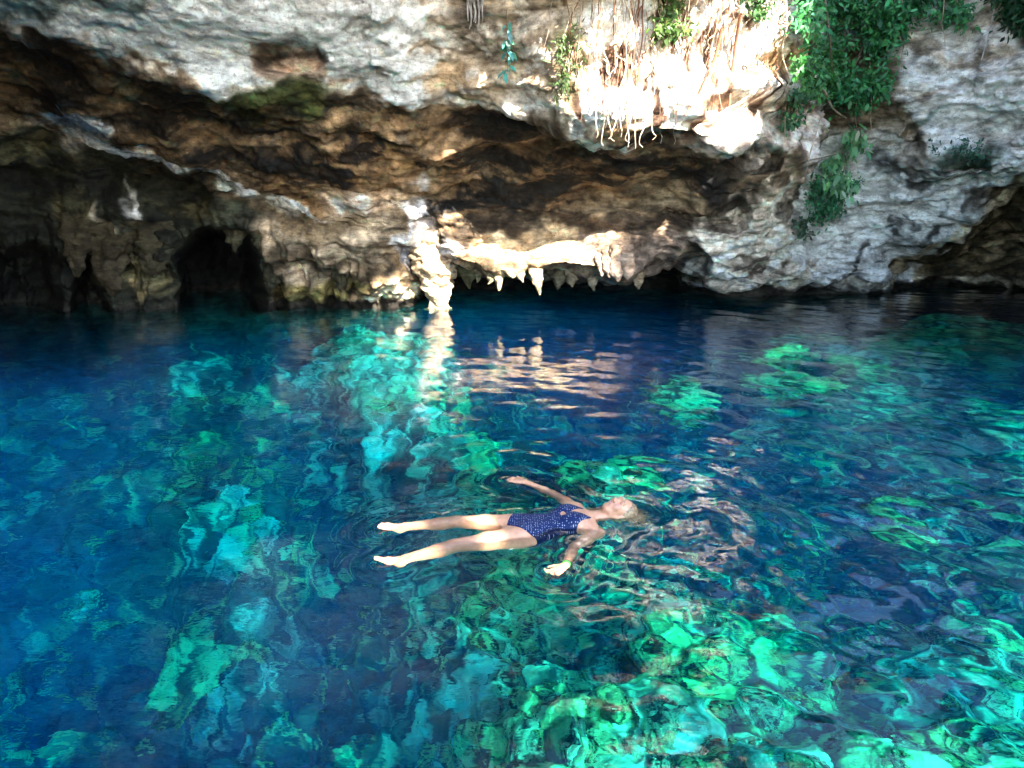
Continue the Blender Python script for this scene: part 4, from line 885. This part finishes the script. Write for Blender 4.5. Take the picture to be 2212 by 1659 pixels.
# ------------------------------------------------------------------ lake bed
# wanted depth where a sight line through the calm surface meets the bed; denser points are made from it
WANT = np.array(((900,1640,2.2),(1106,1650,1.3),(1300,1500,1.2),(1600,1500,1.1),(1900,1600,1.1),(1400,1330,1.2),(1650,1300,1.3),(2100,1500,1.4),(2200,1100,2.2),(1000,1600,1.6),(1200,1400,1.5),(1080,1480,1.7),
  (1500,1230,1.4),(1800,1400,1.3),(2200,1650,1.3),(1090,1230,1.9),(1000,1350,4.2),(900,1300,6),(850,1450,3.6),(930,1520,2.4),(1050,1380,2.2),(1500,1600,0.9),(1250,1640,1.0),(1750,1520,1.8),(1700,1400,1.6),
  (700,1550,5.5),(400,1600,8),(100,1500,8.5),(300,1300,7),(100,1000,7.5),(450,1050,2.1),(500,980,2.3),(430,1120,2.5),(580,1130,2.5),(700,1250,7),(300,820,5),(150,720,7),(650,1050,6.5),(250,1450,5.2),(420,1440,4.6),(560,1400,5.4),(200,1250,5.5),(60,1150,6.5),(100,1650,8),(600,1640,5.2),(760,1630,4.6),
  (750,750,1.5),(850,850,1.4),(950,950,1.4),(800,950,2.2),(680,700,1.5),(620,760,1.8),(860,700,1.4),(900,760,1.6),(420,780,2.6),(1030,1030,1.5),(960,1010,1.5),(800,780,1.4),(700,860,4.5),(560,880,6.5),(350,930,6),(200,880,7),
  (1250,900,10),(1200,780,11),(1100,720,10),(1350,1000,9),(1150,850,9),(1110,930,7),(1230,980,7),(1330,800,10),(1420,780,9),(1480,860,3.6),(1700,780,2.0),(1830,790,2.4),(2100,800,3.4),(2060,700,0.9),(1290,1045,1.7),(1640,1030,4.2),(1750,1040,4.0),(1600,1130,7),(1850,1230,5.5),(1500,1060,7),(1390,1100,4),(1760,1160,7),(2000,950,4.5),(2130,950,3.4),(2150,1250,3.6),(1560,730,7),(1400,700,9),(1960,860,4.2),(1900,1020,5.5),(2050,1080,4.5),(1600,900,6),(1650,1200,5),(1700,920,5.5)), float)
bed_pts = []
for px in range(-240, 2460, 60):
    for py in range(680, 1761, 45):
        w_ = 1 / (((WANT[:, 0] - px) / 1.25) ** 2 + (WANT[:, 1] - py) ** 2 + 300.0) ** 1.7
        dep = (w_ * WANT[:, 2]).sum() / w_.sum()
        bed_pts.append(np.append(under(px, py, dep), (dep, 1.0)))
        for d_ in np.arange(0.8, dep - 0.8, 0.8): bed_pts.append(np.append(under(px, py, d_), (min(dep, d_ + 2.0), 0.6)))
for x_ in np.arange(-14, 16, 0.7):
    for y_ in np.arange(10.5, 22, 0.7):
        if y_ > (12.0 if x_ < -4.2 else 14.2): bed_pts.append(np.array([x_, y_, -7, 7.0, 1.5]))
bp = np.array(bed_pts)
gx = np.concatenate([np.linspace(-15, -4, 130)[:-1], np.linspace(-4, 6, 290)[:-1], np.linspace(6, 18, 140)]); gy = np.concatenate([np.linspace(-14, 0.5, 60)[:-1], np.linspace(0.5, 8, 260)[:-1], np.linspace(8, 23, 220)])
GX, GY = np.meshgrid(gx, gy, indexing='ij')
Q = np.stack([GX.ravel(), GY.ravel()], 1)
Qw = Q + 0.45 * np.stack([fbm(np.c_[Q * 0.9, np.zeros(len(Q))], 3, 80), fbm(np.c_[Q * 0.9, np.ones(len(Q)) * 9], 3, 81)], 1)
cgx = np.linspace(-16, 19, 141); cgy = np.linspace(-15, 24, 157)
cq = np.stack([a_.ravel() for a_ in np.meshgrid(cgx, cgy, indexing='ij')], 1)
num = np.zeros(len(cq)); den = np.zeros(len(cq))
for p in bp:
    wgt = p[4] / (((cq - p[:2]) ** 2).sum(1) + 0.05) ** 2.4
    num += wgt * p[3]; den += wgt
CZ = (-num / den).reshape(len(cgx), len(cgy))
fx = np.clip((Qw[:, 0] - cgx[0]) / (cgx[1] - cgx[0]), 0, len(cgx) - 1.001); fy = np.clip((Qw[:, 1] - cgy[0]) / (cgy[1] - cgy[0]), 0, len(cgy) - 1.001)
i0, j0 = fx.astype(int), fy.astype(int); fx, fy = fx - i0, fy - j0
Z = CZ[i0, j0] * (1 - fx) * (1 - fy) + CZ[i0 + 1, j0] * fx * (1 - fy) + CZ[i0, j0 + 1] * (1 - fx) * fy + CZ[i0 + 1, j0 + 1] * fx * fy
P3 = np.concatenate([Q, Z[:, None]], 1)
rough = np.clip(-Z / 3.2, 0.45, 1.3)
Z += rough * 0.55 * fbm(P3 * 0.8, 5, 40)
w1, w2 = worley(P3 * (1.3, 1.3, 0.2) + 0.3 * fbm(P3 * 2, 2, 44)[:, None], 41)
Z += rough * 0.62 * (0.5 - w1) - 0.16 * sstep(0.14, 0.0, w2 - w1)
w3, w4 = worley(P3 * (3.6, 3.6, 0.5) + 0.3 * fbm(P3 * 4, 2, 45)[:, None], 42)
Z += 0.18 * (0.5 - w3) - 0.06 * sstep(0.12, 0.0, w4 - w3)
P3[:, 2] = np.minimum(Z, -0.42)
bedn = fbm(P3 * (1.2, 1.2, 0.6), 4, 47)
hollow = sstep(0.05, 0.35, w2 - w1)
BC = np.zeros((len(P3), 3)); BC[:] = (0.38, 0.72, 0.30)
hue = np.clip(fbm(P3 * (0.9, 0.9, 0.5) + 5, 3, 49) * 2.2, -1, 1)[:, None]
BC = np.where(hue > 0, BC * (1 - hue) + np.array((0.44, 0.74, 0.50)) * hue, BC * (1 + hue) + np.array((0.58, 0.70, 0.22)) * -hue)
fine = fbm(P3 * (3.4, 3.4, 1.2) + 3, 5, 52, 0.64)
patch = 0.7 * bedn + 0.9 * fine + 0.7 * fbm(P3 * (8, 8, 3), 3, 57)
thr = 0.24 - 0.60 * sstep(-2.2, -4.0, P3[:, 2])
pale_bed = np.zeros(len(P3))                     # the bed is made paler in these places
for px, py, dep, r_ in ((750, 750, 1.5, 1.1), (850, 850, 1.4, 1.0), (950, 950, 1.4, 0.8), (680, 705, 1.5, 1.3), (860, 705, 1.4, 1.2), (900, 760, 1.6, 1.0), (1030, 1030, 1.5, 0.6), (960, 1010, 1.5, 0.7), (800, 780, 1.4, 1.0), (450, 1050, 2.1, 0.45), (500, 985, 2.3, 0.45), (430, 1120, 2.5, 0.5), (590, 1140, 2.5, 0.5), (1290, 1045, 1.7, 0.6), (1700, 780, 2.0, 0.9), (2060, 700, 0.9, 1.6), (400, 790, 2.6, 0.8), (1100, 1235, 1.9, 0.4), (1600, 1550, 1.0, 0.8), (1250, 1600, 1.0, 0.6), (1950, 1600, 1.1, 0.7), (1500, 1400, 1.3, 0.5)):
    q = under(px, py, dep); pale_bed = np.maximum(pale_bed, np.exp(-((P3[:, 0] - q[0]) ** 2 + (P3[:, 1] - q[1]) ** 2) / r_ ** 2))
thr = thr + 0.42 * pale_bed
w_ = (pale_bed * 0.8 * sstep(0.3, -1.2, P3[:, 0]))[:, None]; BC = BC * (1 - w_) + np.array((0.46, 0.66, 0.60)) * w_
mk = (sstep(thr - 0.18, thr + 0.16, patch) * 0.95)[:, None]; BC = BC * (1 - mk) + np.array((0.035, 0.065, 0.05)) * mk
mk = (np.maximum(sstep(0.14, 0.04, w2 - w1), 0.8 * sstep(0.12, 0.03, w4 - w3)) * 0.75)[:, None]; BC = BC * (1 - mk) + np.array((0.03, 0.05, 0.04)) * mk  # gaps between bed stones darkened to stand for crevice shade
mk = (sstep(-4.2, -6.5, P3[:, 2]) * 0.6)[:, None]; BC = BC * (1 - mk) + np.array((0.08, 0.12, 0.14)) * mk  # deep bed coloured dark, standing for light lost in deep water
BC *= (1 + 0.5 * np.clip(fbm(P3 * 6, 3, 48), -1, 1))[:, None]
BC = np.clip(BC, 0.01, 0.8)
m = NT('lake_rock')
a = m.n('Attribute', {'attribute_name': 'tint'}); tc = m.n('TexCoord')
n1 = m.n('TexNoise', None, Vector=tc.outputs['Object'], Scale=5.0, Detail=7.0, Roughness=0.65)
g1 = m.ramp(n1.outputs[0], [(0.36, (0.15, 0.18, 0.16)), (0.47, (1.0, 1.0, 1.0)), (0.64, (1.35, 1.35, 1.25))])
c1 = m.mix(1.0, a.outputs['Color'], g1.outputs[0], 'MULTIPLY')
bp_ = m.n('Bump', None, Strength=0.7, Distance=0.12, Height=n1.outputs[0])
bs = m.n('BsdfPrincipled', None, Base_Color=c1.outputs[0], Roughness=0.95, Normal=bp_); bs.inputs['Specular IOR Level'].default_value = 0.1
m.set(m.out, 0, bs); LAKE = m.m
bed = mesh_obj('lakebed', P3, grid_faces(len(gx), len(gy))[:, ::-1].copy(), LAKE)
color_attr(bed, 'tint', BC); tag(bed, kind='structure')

# boulders lying on the bed
BZ = P3[:, 2].reshape(len(gx), len(gy))
def bed_z(x, y):
    i = np.clip(np.searchsorted(gx, x) - 1, 0, len(gx) - 2); j = np.clip(np.searchsorted(gy, y) - 1, 0, len(gy) - 2)
    return BZ[i:i + 2, j:j + 2].mean()
rock_meshes = []
for v in range(9):
    b = bmesh.new(); bmesh.ops.create_icosphere(b, subdivisions=4, radius=1.0)
    V = np.array([q.co for q in b.verts])
    w1, w2 = worley(V * 0.9 + v * 7.3, 300 + v)
    V = V * (1 + 0.55 * fbm(V * 1.1 + v * 3.1, 4, 310 + v) - 0.42 * (w1 - 0.5) + 0.12 * fbm(V * 3.5, 3, 320 + v))[:, None] * np.array([1.0, 0.8, 0.62])
    me = bpy.data.meshes.new('submerged_rock')
    me.from_pydata(V.tolist(), [], [[q.index for q in fc.verts] for fc in b.faces]); b.free()
    me.polygons.foreach_set('use_smooth', np.ones(len(me.polygons), bool)); me.materials.append(LAKE)
    at_ = me.attributes.new('tint', 'FLOAT_COLOR', 'POINT')
    c = np.ones((len(V), 4), np.float32)
    tone = (0.07 + 0.93 * sstep(-0.1, 0.25, 0.25 * V[:, 2] + fbm(V * 1.9, 5, 330 + v, 0.65) + 0.05))[:, None]
    c[:, :3] = np.array([(0.30, 0.52, 0.22), (0.26, 0.48, 0.17), (0.36, 0.56, 0.32)][v % 3]) * tone
    at_.data.foreach_set('color', c.ravel()); rock_meshes.append(me)
def boulder(px, py, dep, size, label, group, sink=0.25):
    p = under(px, py, dep) if dep else None
    o = bpy.data.objects.new('submerged_rock', rock_meshes[rng.integers(9)]); col.objects.link(o)
    o.location = p; s = size * rng.uniform(0.8, 1.2, 3); o.scale = s
    o.rotation_euler = (rng.normal(0, 0.35), rng.normal(0, 0.35), rng.uniform(0, 6.28))
    return tag(o, label, 'rock', group)
boulder(1945, 1140, 1.9, 0.34, 'pale green boulder alone under the water on the right, level with the swimmer', None)
boulder(415, 1445, 3.6, 0.34, 'bright turquoise stone in the deep dark water at lower left', None)
for (x, y, d, s), lb in zip(((1470, 850, 2.6, 0.5), (1500, 885, 2.8, 0.42), (1450, 875, 2.7, 0.35)), ('largest and farthest', 'nearest', 'leftmost small')): boulder(x, y, d, s, lb + ' of three mossy boulders under water right of the deep blue middle', 'boulders right of the deep blue middle')
for (x, y, d, s), lb in zip(((1690, 770, 2.0, 0.5), (1740, 825, 2.2, 0.42), (1660, 830, 2.2, 0.4), (1840, 790, 2.6, 0.55), (1700, 735, 2.0, 0.5)), ('middle', 'nearest right', 'nearest left', 'rightmost pale', 'farthest')): boulder(x, y, d, s, lb + ' boulder of the turquoise heap under water before the pale right wall', 'boulders in front of the right wall')
for (x, y, d, s), lb in zip(((1300, 1050, 2.0, 0.32), (1235, 1030, 2.2, 0.25), (1360, 1020, 2.2, 0.28), (1100, 1240, 2.0, 0.28), (1075, 1205, 2.2, 0.2)), ('emerald boulder under water straight beyond the shoulder of the swimmer', 'emerald boulder under water beyond the far arm of the swimmer', 'emerald boulder under water beyond the head of the swimmer', 'emerald boulder under water just this side of the hips of the swimmer', 'small emerald boulder under water beneath the thigh of the swimmer')): boulder(x, y, d, s, lb, 'boulders beside the swimmer')
def scatter(n, xr, yr, depth, size, label, group):
    for _ in range(n):
        px, py = rng.uniform(*xr), rng.uniform(*yr)
        p = under(px, py, 2.0)
        for _k in range(3): p = under(px, py, max(0.6, -bed_z(p[0], p[1])))
        o = boulder(px, py, 2.0, math.exp(rng.uniform(math.log(size[0]), math.log(size[1]))), label, group)
        o.location = (p[0], p[1], p[2] + 0.15 * o.scale[0])
scatter(200, (900, 2250), (1200, 1700), 1.8, (0.04, 0.16), 'algae green stone in the shallow rubble under water at lower right', 'stones in the shallow rubble')
scatter(46, (0, 900), (1000, 1650), 5, (0.07, 0.24), 'dim blue stone on the deep dark bed at left', 'stones on the deep bed')
scatter(30, (380, 1080), (690, 1080), 3, (0.10, 0.32), 'turquoise stone under water before the left cave wall', 'stones before the left cave wall')
scatter(26, (1450, 2212), (690, 1150), 3, (0.10, 0.32), 'dark green stone under water before the right wall', 'stones before the right wall')

# ------------------------------------------------------------------ water
ang_f = np.linspace(-46, 46, 640); ang_b = np.linspace(46, 314, 90)[1:-1]
ang = np.radians(np.concatenate([ang_f, ang_b]))
rr = np.concatenate([[0.25], np.exp(np.linspace(math.log(0.9), math.log(26), 620))])
RR, AA = np.meshgrid(rr, ang, indexing='ij')
wx, wy = (RR * np.sin(AA)).ravel(), (RR * np.cos(AA)).ravel()
head = on_water(1400, 1115); hand = on_water(1180, 1250); hand2 = on_water(1100, 1035)
def waves(x, y):
    z = np.zeros_like(x); rs = np.random.default_rng(3); dist = np.hypot(x, y)
    # calmer on the left and far off, livelier at lower right
    calm = 0.50 + 1.05 * sstep(-1.5, 1.8, x - 0.12 * y) * sstep(9, 3.5, y) + 0.45 * sstep(0.5, 3.5, x)
    for i in range(80):
        lam = math.exp(rs.uniform(math.log(0.085), math.log(1.1)))
        th = R(90) + rs.normal(0, 0.6) - 0.35; ph = rs.uniform(0, 6.28)
        kx, ky = math.cos(th) * 6.283 / lam, math.sin(th) * 6.283 / lam
        res = np.clip(lam / (0.0055 * 3.2 * np.maximum(dist, 0.5)) - 0.6, 0, 1)
        z += 0.00135 * lam ** 0.95 * res * np.sin(kx * x + ky * y + ph + 0.8 * np.sin(x * 0.9 + i) + 0.8 * np.sin(y * 0.8 + 2 * i))
    z *= calm
    for c, lam, am, fall in ((head, 0.30, 0.0042, 1.3), (hand, 0.2, 0.0020, 0.8), (hand2, 0.24, 0.0018, 0.7), (head, 0.62, 0.0030, 3.5)):
        d = np.hypot(x - c[0], y - c[1])
        z += am * np.sin(6.283 * d / lam + 0.8 * np.sin(3 * np.arctan2(y - c[1], x - c[0]))) * np.exp(-d / fall) * sstep(0.05, 0.35, d)
    return z
wz = waves(wx, wy)
near = (wx > -2.2) & (wx < 2.2) & (wy > 2.2) & (wy < 6.2)
out = person_V[rng.integers(len(person_V), size=420)][:, :2]
dn = np.full(near.sum(), 9.0)
for q in out: dn = np.minimum(dn, np.hypot(wx[near] - q[0], wy[near] - q[1]))
wz[near] += 0.0034 * np.sin(6.283 * dn / 0.115) * np.exp(-dn / 0.22) * sstep(0.0, 0.05, dn) + 0.003 * np.sin(6.283 * dn / 0.26 + 1) * np.exp(-dn / 0.6)
top = np.stack([wx, wy, wz], 1)
nr, nc = len(rr), len(ang)
base = len(top); rim_i = np.arange((nr - 1) * nc, nr * nc)
low = top[rim_i].copy(); low[:, 2] = -16
V = np.concatenate([top, low, [[0, 0, 0], [0, 0, -16]]])
j = np.arange(nc); j2 = (j + 1) % nc
side = np.stack([rim_i, base + j, base + j2, rim_i[j2]], 1)
allf = grid_faces(nr, nc, wrap=True)[:, ::-1].tolist() + side.tolist() + [(int(j2[i]), int(j[i]), base + nc) for i in range(nc)] + [(base + int(j[i]), base + int(j2[i]), base + nc + 1) for i in range(nc)]
m = NT('water')
tc = m.n('TexCoord')
mp = m.n('Mapping', None, Vector=tc.outputs['Object'], Scale=(5.0, 9.0, 1))
nz = m.n('TexNoise', None, Vector=mp, Scale=1.0, Detail=3.0, Roughness=0.5)
bp_ = m.n('Bump', None, Strength=0.10, Distance=0.03, Height=nz.outputs[0])
gl = m.n('BsdfGlass', None, Color=(1, 1, 1, 1), Roughness=0.0, IOR=1.333, Normal=bp_)
m.set(m.out, 0, gl)
va = m.n('VolumeAbsorption', None, Color=(0.05, 0.905, 0.962, 1), Density=1.0)
sc_ = m.n('VolumeScatter', None, Color=(0.0, 0.30, 1.0, 1), Density=0.020)
ad = m.n('AddShader'); m.set(ad, 0, va); m.set(ad, 1, sc_); m.set(m.out, 1, ad)
water = mesh_obj('water', V, allf, m.m)
bmm = bmesh.new(); bmm.from_mesh(water.data); bmesh.ops.recalc_face_normals(bmm, faces=bmm.faces); bmm.to_mesh(water.data); bmm.free()
tag(water, kind='structure')
